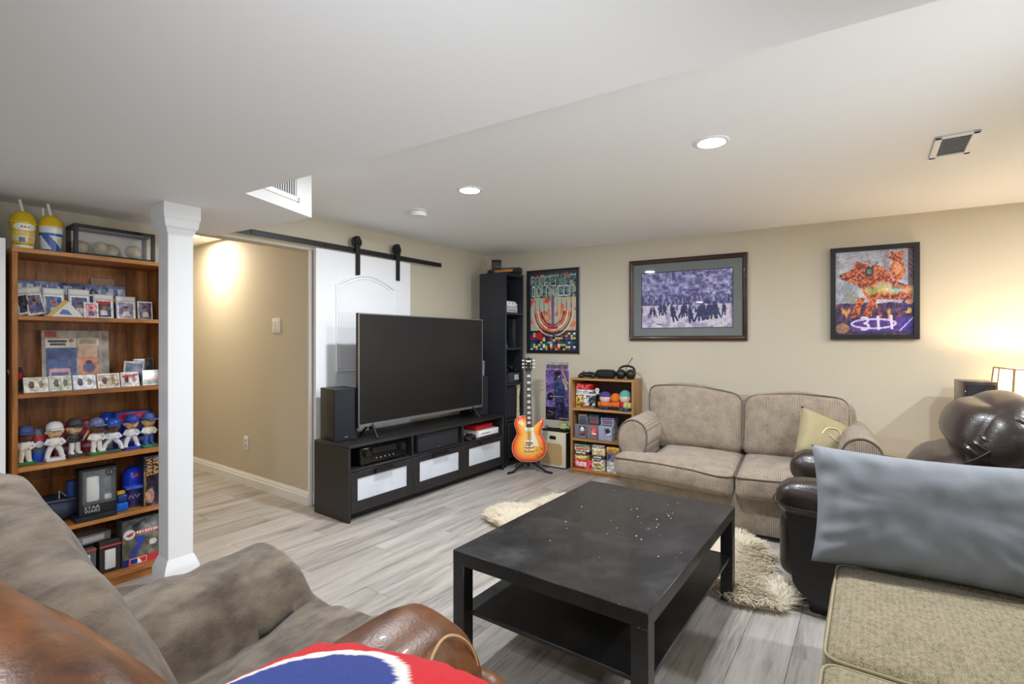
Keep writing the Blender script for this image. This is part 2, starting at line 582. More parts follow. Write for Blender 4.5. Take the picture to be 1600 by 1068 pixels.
M['fleece'] = mat('taupe_fleece', (130, 117, 102), .95, bump=.3, bscale=300, col2=(76, 65, 55), vscale=12, sheen=.2, stretch=(1.6, .7, 1))
M['fur'] = mat('ivory_sheepskin', (240, 232, 214), .8, sheen=.3)
_fm = M['fur'].node_tree; _tr = _fm.nodes.new('ShaderNodeBsdfTranslucent'); _tr.inputs['Color'].default_value = (*lin((246, 238, 222)), 1)
_mx = _fm.nodes.new('ShaderNodeMixShader'); _mx.inputs['Fac'].default_value = .45
_fm.links.new(_fm.nodes['Principled BSDF'].outputs[0], _mx.inputs[1]); _fm.links.new(_tr.outputs[0], _mx.inputs[2])
_fm.links.new(_mx.outputs[0], _fm.nodes['Material Output'].inputs['Surface'])
M['fur2'] = mat('sheepskin_backing', (214, 200, 172), .95)
M['amp'] = mat('cream_vinyl', (212, 203, 178), .6, bump=.1, bscale=300)
M['ampcloth'] = mat('wheat_grille_cloth', (190, 156, 106), .9, var=.2, vscale=120, bump=.3, bscale=400)
M['cream'] = mat('cream_plastic', (236, 226, 196), .35)
M['rosewood'] = mat('rosewood_fretboard', (52, 36, 30), .45)
M['pearl'] = mat('pearl_inlay', (236, 234, 226), .25)
M['glass'] = mat('clear_glazing', (255, 255, 255), .03, trans=1.0, alpha=.18)
M['clear'] = mat('clear_plastic', (235, 240, 245), .12, alpha=.07)
M['frost'] = mat('frosted_glass', (206, 212, 220), .38, var=.1, vscale=5, coat=.2)
M['screen'] = mat('television_screen', (26, 26, 27), .32, spec=.5)
M['bezel'] = mat('grey_metal_bezel', (150, 150, 152), .35, metal=.7)


def table_material():
    m = mat('worn_black_lacquer', (32, 31, 31), .3, coat=.1)
    nt = m.node_tree; N = nt.nodes; L = nt.links; p = N['Principled BSDF']
    tc = N.new('ShaderNodeTexCoord')
    n = N.new('ShaderNodeTexNoise'); n.inputs['Scale'].default_value = 4.5; n.inputs['Detail'].default_value = 9; n.inputs['Roughness'].default_value = .7
    L.new(tc.outputs['Object'], n.inputs['Vector'])
    r = N.new('ShaderNodeValToRGB'); e = r.color_ramp.elements
    e[0].position = .5; e[0].color = (*lin((30, 29, 29)), 1); e[1].position = .85; e[1].color = (*lin((56, 55, 53)), 1)
    L.new(n.outputs['Fac'], r.inputs['Fac']); L.new(r.outputs['Color'], p.inputs['Base Color'])
    mr = N.new('ShaderNodeMapRange'); mr.inputs['From Min'].default_value = .35; mr.inputs['From Max'].default_value = .7
    mr.inputs['To Min'].default_value = .26; mr.inputs['To Max'].default_value = .46
    L.new(n.outputs['Fac'], mr.inputs['Value']); L.new(mr.outputs['Result'], p.inputs['Roughness'])
    return m


M['table'] = table_material()
_cm = {}


def cmat(c, rough=.5):
    k = (tuple(c), rough)
    if k not in _cm:
        _cm[k] = mat('paint_%02x%02x%02x' % tuple(int(v) for v in c), c, rough)
    return _cm[k]


def mark(w, h, x, z, y, m, parent, name='badge'):
    """tiny maker's plate whose letters are too small to read"""
    b = MB(); b.box(x - w / 2, x + w / 2, y - .0008, y + .0004, z - h / 2, z + h / 2)
    return b.build(name, m, parent, smooth=0)

# ================================================================== THE SETTING
# ---- floor with separate laminate planks (running along the television wall)
fl = MB()
_p = [TW(-6.2, 0.12), TW(-3.3, 0.12), TW(-3.3, 2.6), TW(-2.0, 2.6), TW(-2.0, .12), TW(.4, .12), BW(5.5, .12), BW(5.5, -5.2), TW(-6.2, -4.8)]
fl.prism(_p, -.05, -.006)
floor = struct(fl.build('floor', M['joint']))
_shared = {}


def plank(x0, x1, y0, y1):
    L = round(x1 - x0, 3); W = round(y1 - y0, 3)
    if (L, W) not in _shared:
        b = MB(); g = .0007
        b.add([(g, g, -.006), (L - g, g, -.006), (L - g, W - g, -.006), (g, W - g, -.006), (g, g, -.001), (L - g, g, -.001), (L - g, W - g, -.001), (g, W - g, -.001),
               (g + .001, g + .001, 0), (L - g - .001, g + .001, 0), (L - g - .001, W - g - .001, 0), (g + .001, W - g - .001, 0)],
              [(0, 1, 5, 4), (1, 2, 6, 5), (2, 3, 7, 6), (3, 0, 4, 7), (4, 5, 9, 8), (5, 6, 10, 9), (6, 7, 11, 10), (7, 4, 8, 11), (8, 9, 10, 11)])
        _shared[(L, W)] = b.mesh('plank', M['plank'], 0)
    o = bpy.data.objects.new('plank', _shared[(L, W)])
    COL.objects.link(o); o.parent = floor
    w = TW(x0, y0); o.location = (w[0], w[1], 0); o.rotation_euler = (0, 0, TA)


_n = 0
for i in range(-25, 14):
    y0 = -.08 + i * .185; y1 = y0 + .185
    x = -6.2 + (.37 * (i * 7 % 5)) - 1.22 * 0
    lo, hi = (-6.2, 3.2)
    if y0 >= .0:
        lo, hi = -3.15, -2.1
    x = lo - ((i * 0.43) % 1.22)
    while x < hi:
        a, b_ = max(x, lo), min(x + 1.22, hi)
        x += 1.22
        if b_ - a < .05:
            continue
        # keep only planks inside the room and in front of the camera's feet
        c0 = TW((a + b_) / 2, (y0 + y1) / 2)
        yb = (c0[0] - CX) * .5049 + (c0[1] - CY) * .8632
        end = TW(b_, y0)
        ye = (end[0] - CX) * .5049 + (end[1] - CY) * .8632
        if ye > .05:
            # trim at picture wall
            k = (b_ - a) * 1.0
            s0 = TW(a, y0); ya = (s0[0] - CX) * .5049 + (s0[1] - CY) * .8632
            if ya > 0:
                continue
            b_ = a + (b_ - a) * min(1, (.04 - ya) / (ye - ya))
            if b_ - a < .05:
                continue
        if c0[1] < .55 or c0[0] > 4.2:
            continue
        if c0[1] < 1.6 and abs(c0[0]) > 2.4:
            continue
        plank(a, b_, y0, y1)

# ---- walls
w = MB()
TWm = Matrix.Translation((CX, CY, 0)) @ Matrix.Rotation(TA, 4, 'Z')
BWm = Matrix.Translation((CX, CY, 0)) @ Matrix.Rotation(BA, 4, 'Z')
w.box(-2.2, .12, 0, .11, 0, CEIL, TWm)
w.box(-6.2, -3.16, 0, .11, 0, CEIL, TWm)
w.box(-3.16, -2.2, 0, .11, 1.952, CEIL, TWm)
struct(w.build('wall_left', M['wall'], smooth=0))
w = MB(); w.box(-.12, 5.5, 0, .11, 0, CEIL, BWm)
struct(w.build('wall_back', M['wall'], smooth=0))
w = MB(); w.box(5.4, 5.5, -5.2, 0, 0, CEIL, BWm)
struct(w.build('wall_right', M['wall'], smooth=0))
w = MB()
w.box(-2.2, -2.1, .11, 2.5, 0, 2.2, TWm)
w.box(-3.3, -3.2, .11, 2.5, 0, 2.2, TWm)
w.box(-3.3, -2.1, 2.4, 2.5, 0, 2.2, TWm)
struct(w.build('wall_hallway', M['wall'], smooth=0))
# ---- ceilings
c = MB()
c.prism([TW(-6.2, .11), TW(.3, .11), BW(5.5, .11), BW(5.5, -5.2), TW(-6.2, -4.8)], CEIL, CEIL + .1)
struct(c.build('ceiling', M['ceil'], smooth=0))
c = MB(); c.box(-3.3, -2.1, .11, 2.5, 2.2, 2.3, TWm)
struct(c.build('ceiling_hallway', M['ceil'], smooth=0))
# lowered bulkhead: polygon measured on its underside
P_ = (-1.12, 2.79); Q_ = (-1.245, 2.33)
E_ = (-1.941, 3.27)
c = MB()
c.prism([E_, P_, Q_, (.865, 1.007), (3.3, -.52), TW(-6.2, -4.8), TW(-6.2, 0)], SOF, CEIL + .02)
bulk = struct(c.build('ceiling_bulkhead', M['ceil'], smooth=0))

# ---- baseboards
def base_profile(b, x0, x1, m, hgt=.105):
    prof = [(0, 0), (-.016, 0), (-.016, hgt * .62), (-.011, hgt * .70), (-.011, hgt * .80), (-.006, hgt * .90), (-.004, hgt), (0, hgt)]
    b.prism(prof, x0, x1, 'x', m)


hm = Matrix.Translation((*TW(-2.2, .0), 0)) @ Matrix.Rotation(TA - PI / 2, 4, 'Z')   # x runs into the room, -y faces the hall
b = MB(); base_profile(b, -2.4, .0, hm)
struct(b.build('baseboard_hallway', M['white'], smooth=0))
b = MB(); base_profile(b, -2.17, .0, TWm)
struct(b.build('baseboard_left', M['white'], smooth=0))
b = MB(); base_profile(b, 0, 5.4, BWm)
struct(b.build('baseboard_back', M['white'], smooth=0))
# white jamb on the doorway edge
b = MB(); b.box(-2.206, -2.185, -.012, .012, 0, 1.952, TWm)
struct(b.build('trim_1', M['white'], smooth=0))
b = MB(); b.box(-3.175, -3.154, -.012, .012, 0, 1.952, TWm)
struct(b.build('trim_2', M['white'], smooth=0))

# ---- white post with capital and base
post = thing('support_post', 'square white post with stepped capital and base beside the oak bookcase', 'post', (-1.725, 2.563, 0), TA)
h_ = .058
MB().rbox(-h_, h_, -h_, h_, .1, SOF - .1, .003, 1).build('shaft', M['white'], post)
b = MB()
b.loft([[(x * k, y * k, z) for x, y in ((-1, -1), (1, -1), (1, 1), (-1, 1))] for k, z in ((.060, SOF - .15), (.066, SOF - .125), (.075, SOF - .115), (.078, SOF - .085), (.078, SOF - .08), (.083, SOF - .07), (.083, SOF - .001))])
b.build('capital', M['white'], post, smooth=20)
b = MB()
b.loft([[(x * k, y * k, z) for x, y in ((-1, -1), (1, -1), (1, 1), (-1, 1))] for k, z in ((.079, 0), (.079, .11), (.074, .125), (.069, .14), (.060, .165))])
b.build('base', M['white'], post, smooth=20)

# ---- sliding door with arched panel, hung on a black rail
d_ = at_T('door_1', '', '', -2.195, -.075, 0)
del d_['label']; del d_['category']; struct(d_)
DW, DH = .955, 1.965
b = MB(); b.rbox(0, DW, 0, .035, .015, DH, .002, 1); b.build('door_slab', M['door'], d_)


def arch(x0, x1, z0, z1, rise, n=14):
    pts = [(x0, 0, z0), (x1, 0, z0)]
    for i in range(n + 1):
        t = i / n
        pts.append((x1 + (x0 - x1) * t, 0, z1 + rise * math.sin(PI * t)))
    return pts


b = MB(); b.tube([(x, y - .001, z) for x, y, z in arch(.18, DW - .18, 1.02, 1.70, .10)], .014, 8, True)
b.tube([(x, y - .001, z) for x, y, z in arch(.205, DW - .205, 1.045, 1.675, .098)], .006, 6, True)
b.build('upper_panel_moulding', M['door'], d_)
b = MB(); b.tube([(.18, -.001, .2), (DW - .18, -.001, .2), (DW - .18, -.001, .88), (.18, -.001, .88)], .014, 8, True)
b.tube([(.205, -.001, .225), (DW - .205, -.001, .225), (DW - .205, -.001, .855), (.205, -.001, .855)], .006, 6, True)
b.build('lower_panel_moulding', M['door'], d_)
for hx in (.375, .80):
    hg = MB(); hg.rbox(hx - .021, hx + .021, -.012, -.003, 1.79, 2.06, .002, 1)
    hg.cyl((hx, -.014, 1.82), (hx, -.01, 1.82), .008); hg.cyl((hx, -.014, 1.92), (hx, -.01, 1.92), .008)
    hg = hg.build('hanger_strap', M['steel'], d_)
    wv = MB(); wv.cyl((hx, .0, 2.068), (hx, .02, 2.068), .046, n=24); wv.cyl((hx, -.016, 2.068), (hx, .0, 2.068), .014, n=12)
    wv.rbox(hx - .021, hx + .021, -.012, -.004, 2.04, 2.115, .018, 3)
    wv.build('hanger_wheel', M['steel'], d_)
rail = at_T('door_rail', 'long black steel sliding door rail bolted high on the beige wall', 'rail', -2.85, -.062, 2.0)
b = MB(); b.rbox(0, 2.03, 0, .008, -.02, .02, .001, 1); b.build('bar', M['steel'], rail)
for x in (.18, .75, 1.4, 1.95):
    b = MB(); b.cyl((x, .008, 0), (x, .062, 0), .011, n=12); b.cyl((x, -.006, 0), (x, 0, 0), .012, n=6); b.build('standoff', M['steel'], rail)
b = MB(); b.rbox(1.47, 1.495, -.01, .012, -.012, .04, .003, 2); b.build('end_stop', M['steel'], rail)

# ---- hallway fittings
def on_hall(name, label, cat, k, z):
    p = TW(-2.2, k)
    return thing(name, label, cat, (p[0], p[1], z), TA - PI / 2)


sw = on_hall('light_switch', 'white double light switch plate on the hallway wall', 'switch', .47, 1.386)
b = MB(); b.rbox(-.058, .058, -.007, 0, -.06, .06, .004, 2); b.build('plate', M['whiteplastic'], sw)
for x in (-.024, .024):
    b = MB(); b.rbox(x - .016, x + .016, -.012, -.006, -.034, .034, .002, 1); b.build('rocker', M['whiteplastic'], sw)
ou = on_hall('wall_outlet', 'white wall outlet low on the hallway wall above the baseboard', 'outlet', .96, .365)
b = MB(); b.rbox(-.036, .036, -.007, 0, -.06, .06, .004, 2); b.build('plate', M['whiteplastic'], ou)
for z in (-.022, .022):
    b = MB(); b.rbox(-.015, .015, -.010, -.006, z - .014, z + .014, .006, 2); b.build('socket', M['ltgrey'], ou)

# ---- ceiling fittings
def pot(x, y, z, label, watts=POT_W, col=(.90, .95, 1.0), r=.062):
    t = thing('recessed_light', label, 'light', (x, y, z), 0, 'recessed ceiling lights')
    b = MB(); b.lathe([(r + .018, 0), (r + .018, -.004), (r + .006, -.008), (r, -.006), (r, -.001)], 28); b.build('trim_ring', M['white'], t)
    b = MB(); b.cyl((0, 0, -.0055), (0, 0, -.002), r - .001, n=28)
    b.build('lens', POTM, t)
    ld = bpy.data.lights.new('recessed_light_lamp', 'AREA'); ld.shape = 'DISK'; ld.size = r * 1.9; ld.energy = watts; ld.color = col
    lo = bpy.data.objects.new('recessed_light_lamp', ld); COL.objects.link(lo); lo.parent = t; lo.location = (0, 0, -.012)
    return t


POTM = mat('lit_lens', (255, 255, 255), .4, emit=(255, 250, 240), estr=30)
pot(-.265, 3.13, CEIL, 'lit recessed ceiling light near the smoke detector')
pot(.95, 2.376, CEIL, 'larger lit recessed ceiling light above the coffee table')
pot(2.55, 1.35, CEIL, 'recessed ceiling light outside the right of the view')
pot(3.6, 2.0, CEIL, 'recessed ceiling light outside the view near the right wall')
pot(-1.3, .9, SOF, 'recessed bulkhead light overhead on the left, out of view', POT_W * .35)
pot(.1, -.5, SOF, 'recessed bulkhead light overhead by the viewer, out of view', POT_W * .35)
pot(-.9, -1.2, SOF, 'recessed bulkhead light behind the viewer on the left', POT_W * .5)
pot(1.3, -1.2, SOF, 'recessed bulkhead light behind the viewer on the right', POT_W * .5)
_h = TW(-2.45, 1.43)
pot(_h[0], _h[1], 2.2, 'recessed hallway light close to the beige side wall', HALL_W, (1, .86, .66))

sd = thing('smoke_detector', 'round white smoke detector on the ceiling', 'smoke detector', (-.679, 3.628, CEIL), 0)
b = MB(); b.lathe([(.062, 0), (.062, -.008)], 28); b.build('mount', M['white'], sd)
b = MB(); b.lathe([(.06, -.011), (.06, -.03), (.05, -.042), (.0, -.043)], 28); b.build('body', M['whiteplastic'], sd)


def register(name, label, loc, rz, rx, W, H, nsl, dark=True):
    t = thing(name, label, 'vent', loc, rz, None, rx)
    b = MB()      # frame in XZ plane facing -Y
    bw = .028
    b.rbox(-W / 2, W / 2, -.008, 0, -H / 2, -H / 2 + bw, .003, 1); b.rbox(-W / 2, W / 2, -.008, 0, H / 2 - bw, H / 2, .003, 1)
    b.rbox(-W / 2, -W / 2 + bw, -.008, 0, -H / 2, H / 2, .003, 1); b.rbox(W / 2 - bw, W / 2, -.008, 0, -H / 2, H / 2, .003, 1)
    b.build('frame', M['white'], t)
    MB().box(-W / 2 + .01, W / 2 - .01, -.0012, 0, -H / 2 + .01, H / 2 - .01).build('duct', cmat((96, 95, 93), .8), t)
    for i in range(nsl):
        x = -W / 2 + bw + (W - 2 * bw) * (i + .5) / nsl
        Ms = Matrix.Translation((x, -.004, 0)) @ Matrix.Rotation(math.radians(22), 4, 'Z')
        b = MB(); b.box(-.0095, .0095, -.0008, .0008, -H / 2 + bw, H / 2 - bw, Ms); b.build('louvre', M['white'], t)
    return t


# face of the bulkhead: from Q to P
_an = math.atan2(P_[1] - Q_[1], P_[0] - Q_[0])
_v = (Q_[0] + (P_[0] - Q_[0]) * .47, Q_[1] + (P_[1] - Q_[1]) * .47)
register('vent_register', 'white louvred air register on the side of the ceiling bulkhead', (_v[0], _v[1], SOF + .135), _an, 0, .30, .16, 14)
t = register('ceiling_vent', 'small square white air vent in the ceiling at the upper right', (2.13, 2.41, CEIL), TA, 0, .335, .16, 11)
t.rotation_euler = (Matrix.Rotation(TA, 3, 'Z') @ Matrix.Rotation(PI / 2, 3, 'X')).to_euler()

# ================================================================== TELEVISION WALL FURNITURE
FB = fr(-1.125, 3.434, math.radians(54.05))
FA = math.radians(54.05)


def at_F(name, label, cat, x, y, z, rot=0.0, group=None, rx=0.0):
    p = FB(x, y)
    return thing(name, label, cat, (p[0], p[1], z), FA + rot, group, rx)


# ---- media bench
bn = at_F('media_bench', 'long black wood media bench with three frosted glass drawers', 'tv stand', 0, 0, 0)
BLn, BD = 1.785, .41
MB().rbox(0, .02, 0, BD, 0, .512, .002, 1).build('side_panel', M['blackwood'], bn)
MB().rbox(BLn - .02, BLn, 0, BD, 0, .512, .002, 1).build('side_panel', M['blackwood'], bn)
MB().rbox(0, BLn, -.002, BD, .512, .533, .003, 2).build('top', M['blackwood'], bn)
MB().rbox(.02, BLn - .02, .004, BD - .01, .345, .360, .002, 1).build('shelf', M['blackwood'], bn)
MB().rbox(.02, BLn - .02, .03, BD, .05, .066, .002, 1).build('bottom_panel', M['blackwood'], bn)
MB().box(.02, BLn - .02, .06, .08, 0, .05).build('plinth', M['dark'], bn)
MB().box(.02, BLn - .02, BD - .008, BD, .05, .512).build('back_panel', M['dark'], bn)
for x in (.597, 1.19):
    MB().rbox(x - .009, x + .009, .005, BD - .01, .36, .512, .002, 1).build('divider', M['blackwood'], bn)
for i, (x0, x1) in enumerate(((.021, .598), (.600, 1.191), (1.193, BLn - .021))):
    dr = MB()
    gx0, gx1 = (.076, .532) if i == 0 else ((.667, 1.128) if i == 1 else (1.264, 1.726))
    z0, z1, g0, g1 = .058, .342, .137, .294
    dr.rbox(x0, gx0, -.001, .017, z0, z1, .0015, 1); dr.rbox(gx1, x1, -.001, .017, z0, z1, .0015, 1)
    dr.rbox(gx0 - .001, gx1 + .001, -.001, .017, z0, g0, .0015, 1); dr.rbox(gx0 - .001, gx1 + .001, -.001, .017, g1, z1, .0015, 1)
    do = dr.build('drawer', M['blackwood'], bn)
    MB().box(gx0 - .003, gx1 + .003, .006, .010, g0 - .003, g1 + .003).build('pane', M['frost'], do)
    hx = (gx0 + gx1) / 2 + .0
    hb = MB()
    hb.prism([(0, .30), (-.026, .311), (-.028, .318), (-.026, .326), (0, .338)], hx - .085, hx + .085, 'x')
    hb.build('handle', M['black'], do, smooth=50)


# ---- television
tv = at_F('television', 'large flat television with thin grey bezel on the black bench', 'television', .182, .134, .62, math.radians(.7))
TWd, THt = 1.455, .845
MB().rbox(0, TWd, .002, .03, 0, THt, .003, 2).build('casing', M['black'], tv)
MB().rbox(.25, TWd - .25, .028, .065, .08, .5, .012, 2).build('rear_housing', M['black'], tv)
MB().box(.008, TWd - .008, -.0005, .004, .022, THt - .008).build('screen', M['screen'], tv)
b = MB(); b.box(0, .008, -.003, .006, 0, THt); b.box(TWd - .008, TWd, -.003, .006, 0, THt); b.box(0, TWd, -.003, .006, THt - .008, THt); b.box(0, TWd, -.003, .006, 0, .022)
b.build('bezel', M['bezel'], tv, smooth=0)
mark(.022, .009, TWd / 2, .011, -.003, M['silver'], tv, 'logo')
for x in (.13, 1.30):
    s_ = 1 if x > .7 else -1
    b = MB()
    b.tube([(x, .016, .03), (x + s_ * .02, -.085, -.083)], .009, 8); b.tube([(x, .016, .03), (x + s_ * .02, .125, -.083)], .009, 8)
    b.rbox(x - .012, x + .012, .004, .03, -.03, .03, .004, 2)
    b.build('foot', M['black'], tv)


def speaker(label, x, y, rot, w, hgt, dep, zz=.533):
    t = at_F('bookshelf_speaker', label, 'speaker', x, y, zz, rot)
    MB().rbox(0, w, .012, dep, 0, hgt, .003, 2).build('cabinet', M['blackwood'], t)
    MB().rbox(.003, w - .003, 0, .014, .003, hgt - .003, .004, 2).build('grille', M['grille'], t)
    mark(.022, .008, w / 2, .028, 0, M['silver'], t, 'badge')
    return t


speaker('black bookshelf speaker at the left end of the media bench', .022, .197, math.radians(-9), .185, .378, .225)
speaker('black bookshelf speaker at the right end of the media bench', 1.575, .187, math.radians(-4), .185, .378, .22)
ph = at_F('photo_print', 'small colourful photo standing on the right speaker', 'photo', 1.60, .2, .912, math.radians(-4))
cv = Canvas(16, 20, (40, 60, 96)); cv.grain(.5, 3, 3).ell(.6, .5, .22, .3, (190, 110, 60)).ell(.3, .7, .2, .2, (120, 150, 190)).grain(.25, 8, 8).rect(.8, 0, .95, 1, (210, 200, 190), .6)
MB().box(0, .12, .001, .004, 0, .15).build('card_back', M['paper'], ph)
cv.build('picture', .12, .15, ph, M['printgloss'])

rc = at_F('av_receiver', 'black audio receiver with two round knobs in the bench', 'receiver', .125, .035, .36)
MB().rbox(0, .435, .008, .32, .01, .135, .003, 1).build('case', M['black'], rc)
MB().rbox(0, .435, 0, .01, .012, .133, .002, 1).build('faceplate', M['blackgloss'], rc)
MB().rbox(.11, .33, -.002, .002, .075, .115, .002, 1).build('display', M['screen'], rc)
for x in (.055, .385):
    b = MB(); b.cyl((x, -.022, .085), (x, 0, .085), .024, n=24); b.cyl((x, -.006, .085), (x, -.002, .085), .03, n=24); b.build('knob', M['black'], rc)
b = MB()
for i in range(5):
    b.cyl((.14 + .04 * i, -.004, .04), (.14 + .04 * i, 0, .04), .005, n=10)
b.build('buttons', M['greyplastic'], rc)
mark(.045, .009, .05, .122, 0, M['silver'], rc, 'badge')
for x in (.04, .39):
    b = MB(); b.cyl((x, .03, 0), (x, .03, .011), .016, n=14); b.build('foot', M['black'], rc)

cs = at_F('centre_speaker', 'wide black centre speaker in the middle bench opening', 'speaker', .665, .02, .36)
MB().rbox(0, .48, .012, .26, 0, .143, .003, 2).build('cabinet', M['blackwood'], cs)
MB().rbox(.003, .477, 0, .014, .003, .140, .004, 2).build('grille', M['grille'], cs)
mark(.022, .007, .24, .018, 0, M['silver'], cs, 'badge')

xb = at_F('game_console', 'white flat game console in the right bench opening', 'game console', 1.44, .03, .36)
MB().rbox(0, .295, 0, .23, 0, .062, .003, 2).build('case', M['whiteplastic'], xb)
MB().box(.03, .16, -.0008, .001, .030, .036).build('disc_slot', M['dark'], xb)
MB().box(.0, .295, -.0006, .001, .0, .008).build('foot_strip', M['black'], xb)
b = MB(); b.cyl((.275, -.002, .045), (.275, 0, .045), .008, n=16); b.build('power_button', M['ltgrey'], xb)
rb = at_F('red_case', 'bright red flat case lying on the white game console', 'case', 1.43, .06, .4225, math.radians(3))
MB().rbox(0, .27, 0, .17, 0, .042, .004, 2).build('shell', M['red'], rb)
MB().box(.1, .27, -.0006, .001, .018, .022).build('lid_line', cmat((120, 14, 20)), rb)


def gamepad(root, cb, cg):
    bm = MB()
    bm.soft(-.075, .075, -.045, .03, .012, .045, .016, (0, .006, .008), 8)
    bm.soft(-.085, -.03, -.075, -.005, .0, .034, .017, (0, 0, .004), 6)
    bm.soft(.03, .085, -.075, -.005, .0, .034, .017, (0, 0, .004), 6)
    bm.build('shell', cb, root)
    for x, y in ((-.042, .0), (.024, -.022)):
        k = MB(); k.cyl((x, y, .045), (x, y, .056), .006, n=10); k.cyl((x, y, .056), (x, y, .06), .010, n=14); k.build('thumbstick', cg, root)
    k = MB()
    for a in range(4):
        k.cyl((.046 + .011 * math.cos(a * PI / 2), .006 + .011 * math.sin(a * PI / 2), .044), (.046 + .011 * math.cos(a * PI / 2), .006 + .011 * math.sin(a * PI / 2), .052), .0045, n=8)
    k.build('buttons', cg, root)


g = at_F('game_controller', 'black game controller lying left of the white console', 'controller', 1.32, .085, .36, .4); gamepad(g, M['black'], M['ltgrey'])
g = at_F('game_controller', 'dark game controller in front of the white console edge', 'controller', 1.27, .30, .36, -.3); gamepad(g, cmat((44, 44, 48)), M['ltgrey'])
ca = at_F('game_case', 'upright game case with pale cover left in the bench opening', 'case', 1.212, .06, .36, .12)
MB().rbox(0, .014, 0, .13, 0, .135, .002, 1).build('shell', cmat((52, 42, 38)), ca)
cv = Canvas(4, 10, (70, 60, 55)); cv.rect(0, .1, 1, .5, (190, 170, 150)).grain(.4, 4, 6); cv.build('cover', .014, .135, ca, M['printgloss'], 0, -.0006)

# ---- corner shelf tower
SX = fr(-.063, 4.95, TA)


def at_S(name, label, cat, x, y, z, rot=0.0, group=None, rx=0.0):
    p = SX(x, y)
    return thing(name, label, cat, (p[0], p[1], z), TA + rot, group, rx)


SWd, SDp, SH = .315, .335, 1.945
tw = at_S('corner_shelf', 'tall narrow blue-black shelf tower in the room corner', 'shelf', 0, 0, 0)
MB().rbox(0, .02, 0, SDp, 0, SH, .002, 1).build('side_panel', M['bluewood'], tw)
MB().rbox(SWd - .02, SWd, 0, SDp, 0, SH, .002, 1).build('side_panel', M['bluewood'], tw)
MB().rbox(.02, SWd - .02, 0, SDp, SH - .03, SH, .002, 1).build('top', M['bluewood'], tw)
MB().box(.02, SWd - .02, SDp - .006, SDp, .04, SH - .03).build('back_panel', M['dark'], tw)
for z in (1.545, 1.19, .83, .47, .06):
    MB().rbox(.02, SWd - .02, .004, SDp - .006, z - .022, z, .002, 1).build('shelf_board', M['bluewood'], tw)
# things on the tower
hs = at_S('vintage_console', 'flat wood-trimmed vintage game console on top of the shelf tower', 'game console', .0, .07, SH, math.radians(-78))
b = MB(); b.prism([(0, 0), (.2, 0), (.2, .055), (.12, .06), (.02, .03), (0, .02)], -.02, .28, 'x', Matrix.Translation((-.13, .02, 0))); b.build('body', M['black'], hs)
b = MB(); b.prism([(-.003, .002), (-.003, .02), (.018, .032), (.018, .002)], 0, .2, 'x', Matrix.Translation((-.07, .018, 0))); b.build('wood_strip', M['oakx'], hs)
ct = at_S('game_cartridge', 'single black cartridge standing on the shelf tower console', 'cartridge', .10, .19, SH + .058, math.radians(-55))
b = MB(); b.rbox(-.05, .05, -.01, .01, 0, .088, .003, 2); b.build('shell', M['black'], ct)
b = MB(); b.box(-.035, .035, -.0105, -.009, .02, .06); b.build('cartridge_label', cmat((40, 38, 36)), ct)
wc = [('lower of the two white consoles stacked in the shelf tower', 0.0, .058, .20), ('upper white console of the stack in the shelf tower', .0595, .055, .17)]
for k, (lb, dz, hh, ww) in enumerate(wc):
    t = at_S('white_console', lb, 'game console', .03 + .01 * k, .02, 1.546 + dz, 0, 'white consoles in the shelf tower')
    MB().rbox(0, ww, 0, .2, 0, hh, .012 if k else .004, 3).build('case', M['whiteplastic'] if k else M['ltgrey'], t)
    if k:
        for x in (.05, .11):
            b = MB(); b.cyl((x, -.002, .032), (x, .0, .032), .009, n=12); b.build('port', M['greyplastic'], t)
    else:
        MB().box(.03, ww - .03, -.001, .001, .018, .028).build('slot', M['greyplastic'], t)
t = at_S('white_remote', 'white handset standing upright beside the stacked white consoles', 'remote', .245, .05, 1.546)
MB().rbox(0, .035, 0, .025, 0, .1, .008, 2).build('body', M['whiteplastic'], t)
MB().box(.01, .025, -.0006, .001, .05, .085).build('keypad', M['greyplastic'], t)
t = at_S('black_console', 'black upright game console on the second tower shelf', 'game console', .2, .05, 1.191)
MB().rbox(0, .055, 0, .2, 0, .29, .003, 1).build('case', mat('blue_black_plastic', (32, 36, 46), .4), t)
b = MB()
for i in range(5):
    b.box(-.001, .056, .001 + .0, .003, .04 + .045 * i, .043 + .045 * i)
b.build('ribs', M['dark'], t)
t = at_S('console_box', 'dark console carton with faint lettering on the second tower shelf', 'box', .03, .12, 1.191)
MB().rbox(0, .155, 0, .15, 0, .22, .002, 1).build('carton', cmat((20, 21, 26)), t)
mark(.10, .035, .078, .12, 0, cmat((74, 78, 92)), t)
t = at_S('white_tag', 'small white folded tag on the second tower shelf', 'tag', .03, .03, 1.191, .3)
b = MB(); b.prism([(0, 0), (.07, 0), (.052, .055), (.012, .055)], 0, .002, 'y'); b.build('card', M['paper'], t)
b = MB(); b.prism([(.02, .014), (.052, .014), (.044, .042), (.024, .042)], -.0008, .0, 'y'); b.build('print', M['black'], t)
t = at_S('slate_box', 'slate blue box with white label on the third tower shelf', 'box', .105, .02, .831)
MB().rbox(0, .17, 0, .15, 0, .1, .004, 2).build('carton', cmat((52, 57, 72)), t)
MB().box(.075, .145, -.001, .001, .03, .08).build('paper_label', M['paper'], t)
b = MB()
for i in range(3):
    b.box(.082, .138 - .01 * i, -.0016, -.001, .064 - .014 * i, .068 - .014 * i)
b.build('label_print', cmat((70, 72, 80)), t)
t = at_S('red_toy', 'small red toy at the left of the third tower shelf', 'toy', .06, .06, .831)
b = MB(); b.soft(-.03, .03, -.025, .025, 0, .05, .018, (0, 0, .006), 6); b.sphere((.004, 0, .068), .025); b.build('body', M['red'], t)
t = at_S('headphones', 'black headphones lying on the slate blue box', 'headphones', .19, .09, .9315)
